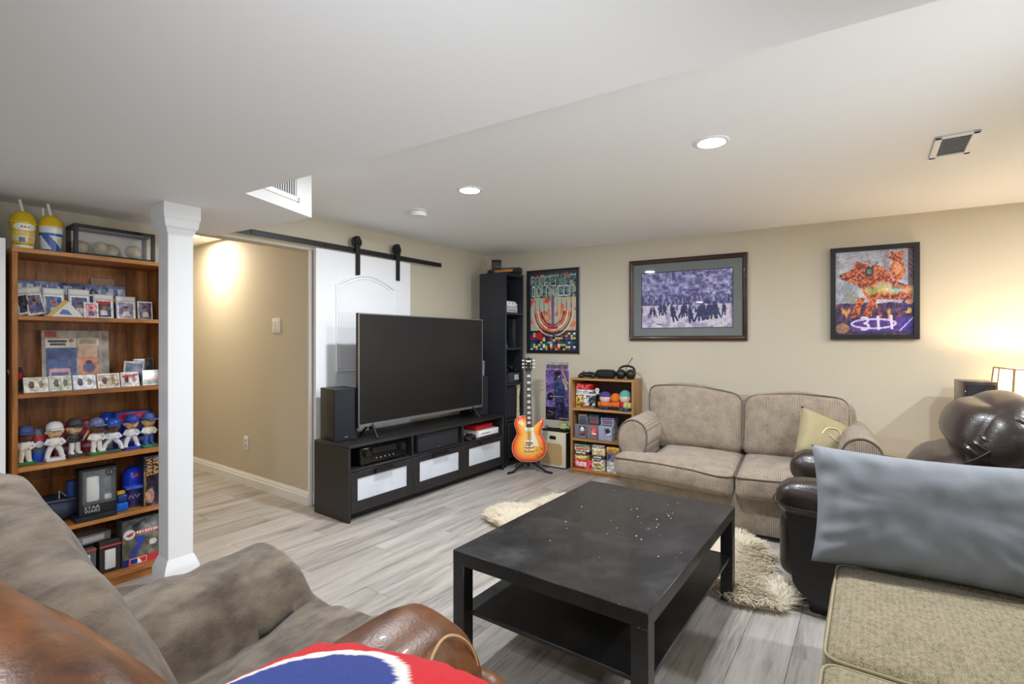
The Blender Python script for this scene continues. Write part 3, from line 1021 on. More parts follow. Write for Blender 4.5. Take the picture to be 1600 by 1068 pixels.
b = MB(); b.tube(smooth_open([(-.08, .0, .02), (-.06, .03, .055), (0, .05, .07), (.06, .03, .055), (.08, 0, .02)], 5), .008, 8); b.build('headband', M['black'], t)
for s_ in (-1, 1):
    b = MB(); b.soft(s_ * .08 - .02, s_ * .08 + .02, -.04, .035, 0, .045, .02, (0, 0, .004), 6); b.build('ear_cup', M['black'], t)
t = at_S('tower_speaker_box', 'black speaker standing in the lowest tall bay of the shelf tower', 'speaker', .03, .03, .471)
MB().rbox(0, .2, .01, .25, 0, .33, .003, 2).build('cabinet', M['bluewood'], t)
MB().rbox(.004, .196, 0, .012, .004, .326, .003, 1).build('grille', M['grille'], t)
t = at_S('light_bar', 'slim curved pale plastic bar standing behind the guitar neck', 'bar', .262, .02, .471, 0)
b = MB(); b.prism([(-.02, 0), (.012, 0), (.006, .1), (.004, .22), (.018, .3), (.018, .335), (-.03, .335), (-.028, .31), (-.012, .29), (-.014, .1)], 0, .02, 'y'); b.build('body', M['cream'], t)
for z in (.06, .2, .31):
    b = MB(); b.cyl((-.004, -.002, z), (-.004, 0, z), .005, n=8); b.build('screw', M['dark'], t)
sb = thing('subwoofer', 'black subwoofer in the bottom bay of the shelf tower', 'subwoofer', (.005, 4.93, 0), TA - .35)
sb.location = (*SX(.024, -.03), .061); sb.rotation_euler = (0, 0, TA)
MB().rbox(0, .266, .01, .29, .025, .38, .012, 3).build('cabinet', M['black'], sb)
MB().rbox(.006, .26, 0, .014, .035, .37, .008, 2).build('grille', mat('black_cloth', (20, 20, 21), .95, bump=.3, bscale=500), sb)
for x, y in ((.03, .04), (.235, .04), (.03, .26), (.235, .26)):
    b = MB(); b.cyl((x, y, 0), (x, y, .026), .015, n=12); b.build('foot', M['black'], sb)

# ---- sunburst electric guitar on a floor stand
gt = thing('electric_guitar', 'cherry sunburst single-cutaway electric guitar with cream pickguard', 'guitar', (.165, 4.80, .098), math.radians(2), None, math.radians(-6))
out = [(0, 0), (.075, .006), (.135, .045), (.163, .11), (.158, .175), (.128, .235), (.116, .268), (.122, .305), (.142, .36), (.143, .40), (.126, .408), (.102, .375), (.07, .335), (.036, .33), (.027, .36),
       (.026, .43), (-.026, .43), (-.06, .437), (-.105, .425), (-.134, .392), (-.138, .35), (-.122, .3), (-.115, .265), (-.13, .23), (-.158, .175), (-.163, .11), (-.135, .045), (-.075, .006)]
o2 = [(p.x, p.y) for p in smooth_closed([Vector((x, z, 0)) for x, z in out], 4)]
b = MB(); b.prism(o2, .0, .044, 'y'); b.build('body', cmat((150, 30, 22), .2), gt, smooth=50)
# carved top painted with the burst: rings from rim to centre
rings = []; cols = []
cc = (0, .19)
def _inner(p, k):
    cx = 0; cz = min(max(p[1], .12), .36) * .6 + .19 * .4
    return (cx + (p[0] - cx) * k, cz + (p[1] - cz) * k)
for k, y, c in ((1.0, 0, (196, 30, 26)), (.985, -.004, (206, 38, 28)), (.93, -.006, (222, 62, 30)), (.84, -.008, (236, 104, 38)), (.7, -.011, (244, 150, 52)), (.52, -.013, (250, 180, 78)), (.3, -.0145, (252, 192, 92)), (.02, -.015, (252, 194, 96))):
    rings.append([(*( _inner(p, k)[0:1]), y, _inner(p, k)[1]) for p in o2]); cols.append(lin(c))
b = MB(); b.loft(rings, True, False)
o = b.build('sunburst_top', printed('sunburst_lacquer', .18, .6), gt, smooth=60)
at = o.data.color_attributes.new('print', 'FLOAT_COLOR', 'POINT')
arr = np.ones((len(o.data.vertices), 4), np.float32)
for i, c in enumerate(cols):
    arr[i * len(o2):(i + 1) * len(o2), :3] = c
at.data.foreach_set('color', arr.ravel())
b = MB(); b.tube([(x, 0, z) for x, z in o2], .0028, 6, True); b.build('binding', cmat((232, 190, 160)), gt)
b = MB(); b.prism([(-.027, .30), (.027, .30), (.022, .86), (-.022, .86)], -.020, -.004, 'y'); b.build('neck', M['rosewood'], gt)
b = MB()
for i in range(20):
    z = .345 + (.86 - .345) * (1 - 2 ** (-(20 - i) / 14.0)) / (1 - 2 ** (-20 / 14.0)) if False else .33 + .525 * (i / 19.0) ** .85
    b.box(-.0255, .0255, -.0212, -.020, z, z + .002)
b.build('frets', M['chrome'], gt, smooth=0)
for i, z in enumerate((.36, .405, .455, .505, .56, .62, .68, .745, .81)):
    wd = .017
    b = MB(); b.prism([(-wd, z), (wd, z), (wd * .86, z + .024), (-wd * .86, z + .024)], -.0222, -.0205, 'y'); b.build('inlay', M['pearl'], gt)
b = MB(); b.prism([(-.024, .86), (.024, .86), (.036, .90), (.034, 1.0), (.018, .99), (0, 1.005), (-.018, .99), (-.034, 1.0), (-.036, .90)], -.014, .002, 'y', Matrix.Translation((0, .002, 0))); b.build('headstock', M['blackgloss'], gt)
for s_ in (-1, 1):
    for k in range(3):
        z = .905 + .034 * k
        b = MB(); b.cyl((s_ * .022, -.02, z), (s_ * .022, -.008, z), .005, n=10); b.cyl((s_ * .034, -.004, z), (s_ * .05, -.004, z), .003, n=8)
        b.soft(s_ * .056 - .009, s_ * .056 + .009, -.01, .002, z - .008, z + .008, .005, (0, 0, 0), 4); b.build('tuner', M['pearl'], gt)
mark(.042, .016, 0, .965, -.0125, M['pearl'], gt, 'headstock_logo')
b = MB(); b.prism([(.02, .16), (.03, .155), (.085, .14), (.088, .155), (.074, .21), (.05, .27), (.034, .325), (.022, .325)], -.021, -.0185, 'y'); b.build('pickguard', M['cream'], gt)
b = MB(); b.rbox(-.045, .045, -.024, -.01, .285, .325, .004, 2); b.build('neck_pickup', M['cream'], gt)
b = MB(); b.rbox(-.045, .045, -.024, -.01, .165, .205, .004, 2); b.build('bridge_pickup_ring', M['cream'], gt)
b = MB(); b.rbox(-.034, .034, -.027, -.02, .170, .200, .003, 2); b.build('bridge_pickup', M['chrome'], gt)
b = MB(); b.rbox(-.045, .045, -.030, -.016, .138, .150, .004, 2); b.build('bridge', M['chrome'], gt)
b = MB(); b.rbox(-.05, .05, -.030, -.014, .100, .114, .005, 2); b.build('tailpiece', M['chrome'], gt)
for x, z in ((.076, .118), (.118, .14), (.082, .068), (.118, .088)):
    b = MB(); b.cyl((x, -.012, z), (x, -.030, z), .013, .011, n=16); b.build('knob', cmat((206, 160, 80), .2), gt)
b = MB(); b.cyl((-.085, -.008, .37), (-.085, -.013, .37), .018, n=20); b.build('switch_ring', M['cream'], gt)
b = MB(); b.cyl((-.085, -.013, .37), (-.085, -.03, .37), .004, n=8); b.build('switch_tip', M['cream'], gt)
b = MB()
for i in range(6):
    x = -.017 + .0068 * i
    b.tube([(x, -.031, .11), (x * .95, -.0295, .145), (x * .8, -.0235, .86), (x * .9 + (.008 if i > 2 else -.008), -.016, .91 + .03 * (i % 3))], .0007, 4)
b.build('strings', M['silver'], gt)

st = thing('guitar_stand', 'low black folding floor stand under the sunburst guitar', 'stand', (.165, 4.85, 0), math.radians(2))
b = MB(); b.tube([(0, .05, .03), (0, .06, .42)], .011, 8); b.build('upright', M['steel'], st)
for s_ in (-1, 1):
    b = MB(); b.tube([(0, .05, .09), (s_ * .16, -.10, .012), (s_ * .21, -.14, .012)], .010, 8); b.build('leg', M['steel'], st)
    b = MB(); b.tube([(0, .05, .075), (s_ * .05, .0, .078), (s_ * .06, -.10, .080), (s_ * .06, -.115, .105)], .008, 8); b.build('cradle_arm', M['steel'], st)
b = MB(); b.tube([(0, .05, .09), (0, .2, .012)], .010, 8); b.build('leg', M['steel'], st)

# ---- small cream amplifier
am = at_B('guitar_amplifier', 'small cream practice amplifier with wheat grille cloth', 'amplifier', .760, -.225, 0, math.radians(-4))
MB().rbox(0, .29, .004, .17, .012, .36, .008, 2).build('cabinet', M['amp'], am)
MB().box(.282, .292, .02, .168, .016, .354).build('black_side_panel', M['black'], am)  # right side of the cabinet is black
b = MB(); b.prism([(p.x, p.y) for p in smooth_closed([Vector(q) for q in ((.045, .05, 0), (.15, .042, 0), (.245, .05, 0), (.25, .14, 0), (.245, .235, 0), (.15, .243, 0), (.045, .235, 0), (.04, .14, 0))], 4)], -.001, .006, 'y'); b.build('grille', M['ampcloth'], am)
MB().rbox(.115, .185, -.002, .006, .285, .318, .003, 1).build('badge', M['blackgloss'], am)
mark(.045, .013, .15, .302, -.002, M['silver'], am)
MB().box(.01, .285, .01, .15, .36, .372).build('control_panel', M['dark'], am)
for i in range(5):
    b = MB(); b.cyl((.04 + .03 * i, .05, .372), (.04 + .03 * i, .05, .384), .008, n=10); b.build('knob', M['black'] if i else M['red'], am)
for x in (.03, .26):
    b = MB(); b.cyl((x, .03, 0), (x, .03, .013), .012, n=10); b.cyl((x, .14, 0), (x, .14, .013), .012, n=10); b.build('feet', M['black'], am)
tc = at_B('toy_car', 'small pale green toy car on top of the cream amplifier', 'toy', 1.0, -.17, .3725, .15)
b = MB(); b.soft(-.065, .065, -.03, .03, .012, .045, .014, (0, 0, .006), 8); b.soft(-.035, .04, -.026, .026, .035, .068, .014, (0, 0, .004), 6); b.build('body', cmat((168, 182, 120), .3), tc)
for x in (-.04, .04):
    for y in (-.03, .03):
        b = MB(); b.cyl((x, y - .006, .015), (x, y + .006, .015), .015, n=12); b.build('wheel', M['black'], tc)
t = at_B('green_pedal', 'tiny teal effect pedal at the left corner of the amplifier top', 'pedal', .80, -.13, .3725)
MB().rbox(-.014, .014, -.03, .0, 0, .028, .004, 2).build('case', cmat((70, 140, 140)), t)
b = MB(); b.cyl((0, -.015, .028), (0, -.015, .036), .005, n=8); b.build('switch', M['chrome'], t)

# ================================================================== PICTURE WALL
def frame(root, W, H, bw, dep, m, prof=True):
    """picture frame mitred from four mouldings, lower-left corner at origin, facing -Y"""
    pr = [(0, 0), (0, -dep), (bw * .25, -dep - .004), (bw * .5, -dep + .002), (bw * .75, -dep + .003), (bw, -dep * .55), (bw, 0)] if prof else [(0, 0), (0, -dep), (bw, -dep), (bw, 0)]
    cs = [(0, 0, 1, 1), (W, 0, -1, 1), (W, H, -1, -1), (0, H, 1, -1)]
    for i in range(4):
        a, c = cs[i], cs[(i + 1) % 4]
        r0 = [(a[0] + a[2] * t, y, a[1] + a[3] * t) for t, y in pr]
        r1 = [(c[0] + c[2] * t, y, c[1] + c[3] * t) for t, y in pr]
        b = MB(); b.loft([r0, r1]); b.build('frame_side', m, root, smooth=25)


# ---- poster with lettering in a thin black frame
po = at_B('framed_poster', 'colourful framed lettering poster above the guitar', 'poster', .504, -.004, 1.130)
PW, PH = .597, .872
frame(po, PW, PH, .014, .018, M['black'], False)
b = MB(); b.box(-.004, .002, -.019, 0, -.004, PH + .004); b.box(PW - .002, PW + .004, -.019, 0, -.004, PH + .004); b.build('metal_edge', M['silver'], po, smooth=0)
cv = Canvas(110, 160, (30, 34, 52))
cv.rect(.06, .04, .94, .34, (58, 74, 84))
f1 = cv.field(10, 12, 3); cv.put((f1 > .12) & (cv.Y < .34), (92, 138, 126)); cv.put((f1 < -.18) & (cv.Y < .34), (150, 160, 140))
body = (cv.Y >= .33) & (cv.Y < .74)
f2 = cv.field(9, 10, 3)
cv.put(body, (206, 176, 150)); cv.put(body & (f2 > .08), (214, 130, 98)); cv.put(body & (f2 < -.14), (176, 190, 170)); cv.put(body & (f2 > .3), (190, 60, 56))
for k in range(9):
    cv.line([(.14 + k * .09, .36), (.14 + k * .09 + .01 * math.sin(k), .50 + .03 * (k % 3))], .006, (150, 60, 60) if k % 2 else (90, 40, 50))
for k, c_ in enumerate(((226, 206, 180), (70, 60, 70), (218, 120, 72), (236, 226, 206), (206, 92, 52), (60, 50, 60), (224, 138, 80))):
    rr = .40 - k * .035
    cv.line([(.5 + rr * math.cos(a), .50 + rr * .75 * math.sin(a)) for a in np.linspace(0.02, PI - .02, 30)], .011, c_)
cv.rect(.475, .30, .525, .68, (70, 92, 140)); cv.ell(.5, .70, .11, .022, (196, 40, 40))
for i in range(18):
    for j in range(8):
        if cv.rs.rand() < .92:
            pal = ((32, 76, 150), (228, 212, 120), (30, 34, 60), (240, 232, 200), (32, 110, 96), (26, 60, 120), (190, 40, 44), (216, 196, 90))
            x0 = .05 + i * .05; y0 = .765 + j * .027
            if y0 < .79 and .22 < x0 < .72:
                continue
            cv.rect(x0, y0, x0 + .045, y0 + .023, pal[int(cv.rs.rand() * 8)])
cv.ell(.22, .80, .07, .045, (190, 42, 42)); cv.rect(0, 0, 1, .045, (36, 40, 60)); cv.rect(0, 0, .045, 1, (34, 36, 54)); cv.rect(.955, 0, 1, 1, (34, 36, 54)); cv.rect(0, .975, 1, 1, (30, 32, 46))
cv.ell(.2, .06, .035, .02, (196, 40, 46)); cv.ell(.77, .055, .04, .022, (196, 40, 46))
cv.build('print', PW - .024, PH - .024, po, M['photo'], .012, -.006, .012)
for i, ch in enumerate('CONSERVAT'):
    ccol = ((24, 44, 84), (24, 60, 92), (22, 30, 60), (20, 46, 80), (24, 70, 60), (20, 34, 40), (30, 30, 44), (26, 50, 50), (20, 60, 40))[i]
    lettering(ch, .052, .108, .062 + i * .059, .752, -.0085, cmat((206, 224, 214)), po, 'letter_outline', rot=.03 * math.sin(i * 2))
    lettering(ch, .042, .092, .062 + i * .059, .752, -.0092, cmat(ccol), po, 'letter', rot=.03 * math.sin(i * 2))
for i, ch in enumerate('ION WEEK'):
    if ch == ' ':
        continue
    ccol = ((40, 90, 110), (40, 110, 110), (40, 130, 100), None, (50, 120, 90), (60, 80, 130), (70, 70, 120), (60, 80, 110))[i]
    lettering(ch, .056 if ch != 'I' else .03, .106, .075 + i * .063, .645, -.0085, cmat((216, 222, 214)), po, 'letter_outline', rot=.04 * math.sin(i * 3))
    lettering(ch, .040 if ch != 'I' else .016, .086, .075 + i * .063, .645, -.0092, cmat(ccol), po, 'letter', rot=.04 * math.sin(i * 3))

# ---- unframed purple poster
pp = at_B('music_poster', 'narrow unframed purple poster of a standing figure on the wall', 'poster', .718, -.003, .438)
MB().box(0, .263, .0008, .0025, 0, .603).build('sheet', M['paper'], pp)
cv = Canvas(56, 128, (126, 104, 168))
cv.grain(.22, 4, 8, 3)
cv.rect(0, 0, 1, .13, (186, 172, 176)).rect(.03, .045, .97, .125, (150, 138, 150))
cv.rect(.0, .78, .45, 1, (30, 28, 40)).poly([(.45, .8), (1, .75), (1, 1), (.45, 1)], (60, 56, 96))
cv.poly([(.36, .34), (.46, .26), (.74, .28), (.86, .38), (.84, .60), (.78, .72), (.42, .70), (.36, .5)], (62, 72, 116))       # jacket
cv.poly([(.44, .68), (.60, .68), (.58, .98), (.42, .98)], (52, 46, 92)).poly([(.60, .68), (.80, .70), (.92, 1), (.70, 1)], (40, 38, 66))
cv.ell(.55, .225, .085, .05, (206, 172, 150)); cv.ell(.52, .195, .14, .05, (46, 42, 58)); cv.ell(.46, .25, .07, .08, (46, 42, 58))
cv.poly([(.72, .30), (.80, .27), (.96, .45), (.88, .50)], (210, 176, 154)); cv.poly([(.66, .10), (.74, .10), (.98, .36), (.92, .38)], (196, 166, 150)); cv.poly([(.76, .14), (.80, .14), (.98, .32), (.98, .36)], (36, 34, 44))
cv.ell(.2, .60, .14, .07, (36, 36, 50)); cv.line([(.2, .6), (.82, .595)], .03, (176, 146, 128)); cv.line([(.2, .61), (.95, .6)], .012, (50, 44, 50))
cv.grain(.26, 16, 36, 2)
cv.line([(.1, .85), (.36, .88)], .012, (150, 146, 160)).line([(.12, .92), (.33, .91)], .01, (130, 126, 140)).line([(.6, .965), (.95, .965)], .02, (170, 150, 110))
cv.build('print', .263, .603, pp, M['printgloss'])
b = MB()
for i in range(11):
    x = .014 + i * .0218
    b.box(x, x + .012 + .004 * (i % 3 == 0), -.0008, 0, .532, .572)
b.build('title_lettering', cmat((74, 58, 84)), pp, smooth=0)

# ---- large framed picture with grey mount
bp = at_B('framed_picture', 'large dark wood framed blue-violet print with grey mount', 'picture', 1.619, -.003, 1.262)
QW, QH = 1.025, .753
frame(bp, QW, QH, .042, .026, M['mahog'])
mt = MB()
ix0, ix1, iz0, iz1 = .118, .905, .118, .628
mt.box(.035, ix0, -.013, -.009, .035, QH - .035); mt.box(ix1, QW - .035, -.013, -.009, .035, QH - .035); mt.box(ix0, ix1, -.013, -.009, .035, iz0); mt.box(ix0, ix1, -.013, -.009, iz1, QH - .035)
mt.build('mount', mat('grey_mount_board', (116, 122, 120), .7, var=.06, vscale=6), bp, smooth=0)
b = MB(); t_ = .006
b.box(ix0 - t_, ix0, -.0135, -.010, iz0 - t_, iz1 + t_); b.box(ix1, ix1 + t_, -.0135, -.010, iz0 - t_, iz1 + t_); b.box(ix0, ix1, -.0135, -.010, iz0 - t_, iz0); b.box(ix0, ix1, -.0135, -.010, iz1, iz1 + t_)
b.build('mount_edge', cmat((36, 32, 58)), bp, smooth=0)
cv = Canvas(190, 124, (140, 136, 186))
sky = cv.field(26, 20, 3); sk = cv.field(4, 3, 2)
cv.a += (sky * .42)[..., None] * np.array([1, 1, .75]) + (sk * .16)[..., None]
cv.put((cv.Y > .40 + .05 * cv.field(6, 1, 2)) & (cv.Y < .60) & (cv.field(40, 14, 2) > -.12), (74, 70, 128), .75)
for k in range(150):
    x = cv.rs.rand(); y = .46 + .12 * cv.rs.rand()
    cv.ell(x, y, .007 + .007 * cv.rs.rand(), .025 + .02 * cv.rs.rand(), ((58, 56, 108), (104, 100, 150), (150, 140, 176), (84, 70, 110))[int(cv.rs.rand() * 4)], al=.85)
cv.put(cv.Y > .60 + .03 * cv.field(5, 1, 2), (214, 204, 218)); cv.put((cv.Y > .60) & (cv.field(12, 8, 3) < -.22), (170, 160, 196))
for k in range(60):
    x = cv.rs.rand(); y = .58 + .10 * cv.rs.rand() + .06 * abs(x - .5)
    cv.ell(x, y, .010, .035, ((64, 62, 112), (90, 86, 138), (206, 190, 206))[int(cv.rs.rand() * 3)], al=.8)


def figure(x, y, s, lean, c_=(48, 50, 98)):
    cv.poly([(x - .020 * s + lean, y - .13 * s), (x + .020 * s + lean, y - .13 * s), (x + .028 * s, y + .03 * s), (x - .024 * s, y + .03 * s)], c_)
    cv.ell(x + lean * 1.15, y - .155 * s, .011 * s, .022 * s, c_)
    cv.line([(x - .01 * s, y - .01), (x - .018 * s - lean, y + .09 * s)], .010 * s, c_); cv.line([(x + .01 * s, y - .01), (x + .020 * s - lean, y + .08 * s)], .010 * s, c_)
    cv.line([(x + lean, y - .10 * s), (x + lean + .04 * s, y - .04 * s)], .006 * s, c_)


for x, y, s, l in ((.22, .70, .8, .0), (.265, .70, .8, .0), (.37, .78, 1.15, -.02), (.46, .74, .95, .015), (.50, .72, .9, .0), (.56, .82, 1.15, -.012), (.645, .78, 1.2, .02), (.70, .76, 1.2, -.01), (.74, .76, 1.15, .015), (.80, .75, 1.1, .0), (.84, .74, 1.1, -.02), (.91, .72, .8, .0), (.10, .74, .7, .01), (.15, .74, .7, -.01)):
    figure(x, y, s, l)
cv.put((cv.Y > .55) & (cv.Y < .74) & (cv.X > .6) & (cv.X < .86) & (cv.field(20, 10, 2) > .05), (58, 60, 112), .8)
cv.line([(.18, .93), (.26, .955)], .006, (126, 96, 140)).line([(.28, .95), (.32, .955)], .006, (60, 50, 84))
cv.put((cv.Y > .9) & (cv.field(10, 3, 2) > .05), (172, 158, 196), .7)
cv.grain(.14, 60, 40, 2)
cv.build('print', ix1 - ix0, iz1 - iz0, bp, M['print'], ix0, -.0095, iz0)
MB().box(.035, QW - .035, -.0165, -.0158, .035, QH - .035).build('glazing', M['glass'], bp, smooth=0)

# ---- square bear poster in black frame
br = at_B('bear_poster', 'black framed poster of an orange bear over purple signature lettering', 'poster', 3.238, -.003, 1.271)
RW, RH = .554, .714
frame(br, RW, RH, .034, .034, M['black'], False)
cv = Canvas(140, 170, (168, 172, 190))
cv.grain(.2, 8, 8, 3)
cv.rect(.62, 0, .70, .40, (150, 140, 160)).rect(.93, 0, 1, .5, (110, 80, 100))
for k in range(6):
    cv.line([(.94, k * .06), (1, k * .06 + .05)], .008, (60, 40, 60))
fur = lambda: cv.field(44, 50, 2)
low = cv.Y > .62 + .02 * cv.field(6, 1, 2)
cv.put(low, (74, 50, 96)); g_ = cv.field(16, 10, 3); cv.put(low & (g_ > .12), (134, 62, 56)); cv.put(low & (g_ < -.14), (40, 30, 70)); cv.put(low & (g_ > .34), (206, 150, 80))
cv.poly([(.06, .60), (.16, .46), (.30, .50), (.34, .62)], (150, 150, 150))


def bear(mask_fn):
    a0 = cv.a.copy(); mask_fn()
    m = np.any(np.abs(cv.a - a0) > 1e-6, axis=2); t_ = fur()
    cv.a[m & (t_ > .1)] = np.array((208, 120, 70)) / 255; cv.a[m & (t_ < -.12)] = np.array((112, 42, 34)) / 255


def big():
    cv.poly([(.06, .275), (.10, .258), (.17, .24), (.21, .215), (.24, .185), (.30, .155), (.38, .14), (.46, .16), (.54, .18), (.62, .205), (.69, .28), (.74, .36), (.98, .45), (.98, .6), (.55, .58), (.48, .62), (.41, .56), (.36, .48), (.31, .42), (.22, .375), (.12, .345), (.075, .325)], (172, 78, 48))
    cv.ell(.30, .15, .05, .03, (172, 78, 48)); cv.ell(.42, .155, .05, .035, (172, 78, 48))


def cub():
    cv.ell(.79, .10, .085, .06, (196, 104, 62)); cv.ell(.73, .05, .025, .022, (196, 104, 62)); cv.ell(.86, .05, .025, .022, (196, 104, 62)); cv.ell(.80, .25, .095, .12, (196, 104, 62))


bear(big); bear(cub)
cv.ell(.80, .23, .05, .07, (226, 170, 130), al=.7)
cv.ell(.08, .285, .022, .016, (40, 28, 30)); cv.ell(.215, .225, .014, .010, (30, 20, 20)); cv.line([(.09, .325), (.20, .315), (.24, .30)], .008, (70, 26, 26))
cv.ell(.71, .105, .014, .01, (34, 24, 26)); cv.ell(.775, .085, .01, .008, (30, 20, 24))
cv.ell(.45, .25, .055, .06, (40, 48, 60)); cv.ell(.45, .25, .03, .035, (110, 120, 130)); cv.line([(.36, .14), (.43, .15), (.47, .19)], .012, (150, 170, 180)); cv.line([(.5, .2), (.56, .14)], .006, (50, 60, 70))
def paws():
  for sx in (.22, .38):
    cv.poly([(sx + .08, .56), (sx + .18, .56), (sx + .12, .70), (sx + .10, .78), (sx - .02, .80), (sx + .02, .70)], (190, 92, 48)); cv.line([(sx - .01, .78), (sx + .05, .72)], .006, (110, 40, 30))
bear(paws)
cv.ell(.62, .43, .12, .055, (208, 150, 120)); cv.ell(.63, .43, .075, .035, (150, 170, 160)); cv.ell(.63, .43, .04, .02, (206, 180, 110))
band = np.clip(1 - np.abs(cv.Y - .475 - .01 * cv.X) / .065, 0, 1) * np.clip((cv.X - .22) / .25, 0, 1) * .8
hue = np.stack([.75 + .22 * np.sin(cv.X * 22), .84 + .1 * np.sin(cv.X * 17 + 2), .62 + .25 * np.sin(cv.X * 13 + 4)], -1)
cv.a = cv.a * (1 - band[..., None]) + hue * band[..., None]      # iridescent foil stripe of the print
cv.ell(.93, .66, .08, .08, (70, 50, 110)); cv.ell(.94, .62, .05, .03, (214, 150, 120)); cv.ell(.93, .72, .045, .035, (226, 176, 70)); cv.ell(.9, .68, .03, .05, (50, 40, 110))
cv.poly([(.80, .80), (1, .78), (1, .98), (.80, .98)], (64, 46, 150)); cv.line([(.82, .96), (.99, .80)], .008, (200, 190, 230)); cv.line([(.86, .98), (.99, .90)], .006, (30, 24, 60))
cv.ell(.52, .90, .34, .09, (84, 56, 150), al=.8); cv.rect(0, .955, 1, 1, (46, 36, 70), .7)
cv.ell(.1, .92, .09, .06, (176, 130, 90), al=.8)
cv.line([(.50 + .28 * math.cos(a), .865 + .055 * math.sin(a)) for a in np.linspace(0, 2 * PI, 40)], .013, (206, 190, 240))
cv.grain(.16, 50, 60, 2)
cv.build('print', RW - .064, RH - .064, br, M['photo'], .032, -.012, .032)
b = MB()
lettering('311', .20, .11, RW / 2 + .02, .032 + .135 * (RH - .064) + .005, -.0125, cmat((226, 214, 250)), br, 'signature_lettering', rot=.05)

# ---- tan bookcase with games
bk = at_B('small_bookcase', 'low tan veneer bookcase with video games and plush toys', 'bookcase', 1.132, -.305, 0)
KW, KD, KH = .61, .28, .905
MB().rbox(0, .018, 0, KD, 0, KH, .001, 1).build('side_panel', M['beech'], bk)
MB().rbox(KW - .018, KW, 0, KD, 0, KH, .001, 1).build('side_panel', M['beech'], bk)
MB().rbox(.018, KW - .018, 0, KD, KH - .018, KH, .001, 1).build('top', M['beechx'], bk)
for z in (.620, .333):
    MB().rbox(.018, KW - .018, .002, KD - .005, z - .02, z, .001, 1).build('shelf_board', M['beechx'], bk)
MB().rbox(.018, KW - .018, .002, KD - .005, .028, .046, .001, 1).build('bottom_board', M['beechx'], bk)
MB().rbox(.018, KW - .018, .012, .028, 0, .028, .001, 1).build('kick_board', M['beechx'], bk)
MB().box(.018, KW - .018, KD - .005, KD, .02, KH - .018).build('back_panel', wood('dark_veneer_back', (52, 34, 24), (70, 46, 32), (86, 58, 40), .6), bk)
OK_ = BW(1.132, -.305)


def at_K(name, label, cat, x, y, z, rot=0.0, group=None):
    p = fr(OK_[0], OK_[1], BA)(x, y)
    return thing(name, label, cat, (p[0], p[1], z), BA + rot, group)


g = at_K('game_controller', 'black game controller at the left on top of the tan bookcase', 'controller', .125, .13, KH + .001, .2); gamepad(g, M['black'], cmat((50, 50, 54)))
t = at_K('zip_case', 'black rounded zip case on top of the tan bookcase', 'case', .305, .13, KH + .001)
b = MB(); b.soft(-.092, .092, -.06, .06, 0, .078, .034, (.004, .004, .004), 10); b.build('shell', mat('black_fabric_case', (20, 20, 21), .8, bump=.2, bscale=400), t)
b = MB(); b.tube([(.094 * math.cos(a), .062 * math.sin(a) * 1.0, .04) for a in np.linspace(0, 2 * PI, 24)[:-1]], .003, 6, True); b.build('zip', M['steel'], t)
t = at_K('headset', 'black headset with thin boom microphone on the tan bookcase', 'headset', .50, .13, KH + .001, .1)
for s_ in (-1, 1):
    b = MB(); b.soft(s_ * .045 - .045, s_ * .045 + .045, -.055, .045, 0, .085, .04, (0, 0, .004), 8); b.build('ear_cup', M['black'], t)
b = MB(); b.tube(smooth_open([(-.08, .02, .05), (-.06, .045, .10), (0, .055, .118), (.06, .045, .10), (.08, .02, .05)], 5), .010, 8); b.build('headband', M['black'], t)
b = MB(); b.tube(smooth_open([(.0, -.03, .06), (.02, -.04, .12), (.055, -.05, .175), (.065, -.05, .19)], 4), .003, 6); b.sphere((.066, -.05, .193), .006, nu=8, nv=6); b.build('microphone_boom', M['black'], t)


def gbox(label, x, y, z, w, d, h, col, group=None, name='game_case', cover=None, rot=0.0, cat='game', stripe=None):
    t = at_K(name, label, cat, x, y, z, rot, group)
    MB().rbox(0, w, 0, d, 0, h, .0015, 1).build('case', cmat(col, .4), t)
    cv = cover
    if cv is None:
        cv = Canvas(max(6, int(w * 160)), max(4, int(h * 200)), col)
        cv.rs = np.random.RandomState(int(x * 997 + z * 1733) % 9999)
        cv.grain(.5, 5, 2, 2)
        if stripe:
            cv.rect(.08, .25, .72, .75, stripe)
            cv.grain(.35, 9, 2, 2)
    cv.build('cover', w, h, t, M['printgloss'], 0, -.0007, 0)
    return t


zz = .621
# top bay, left: standing covers with flat games stacked on them
cols = [(176, 150, 70), (196, 186, 180), (70, 84, 80)]
nm = ('yellow patterned game case standing leftmost under the stacked games', 'white and red game case standing second under the stacked games', 'dark speckled game case standing third under the stacked games')
for i in range(3):
    cvv = Canvas(14, 22, cols[i]); cvv.rs = np.random.RandomState(40 + i); cvv.grain(.9, 4, 6, 2)
    if i == 1:
        cvv.rect(0, .8, 1, 1, (190, 60, 50)).ell(.5, .45, .25, .2, (230, 220, 214))
    if i == 2:
        cvv.grain(.6, 7, 8, 2)
    gbox(nm[i], .028 + i * .066, .075, zz, .062, .015, .118, cols[i], 'upright games in the top bay', 'game_case', cvv)
z = zz + .1195
for i, (c_, hh, w_, lb) in enumerate((((228, 226, 222), .016, .198, 'white flat game case at the bottom of the red-topped stack'), ((112, 120, 124), .018, .185, 'grey flat game case third from the top of the red-topped stack'), ((198, 188, 186), .018, .175, 'pale flat game case second from the top of the stack'), ((178, 28, 36), .056, .170, 'red game carton topping the stack in the upper bay'))):
    gbox(lb, .028, .07, z, w_, .14, hh, c_, 'flat games in the top bay', 'game_case', None, 0, 'game', (230, 220, 220) if i != 3 else (214, 90, 90))
    z += hh + .0005
t = at_K('white_disc', 'small round white token beside the red game carton', 'token', .236, .09, zz + .155)
t.location.z = zz + .1195 + .0165
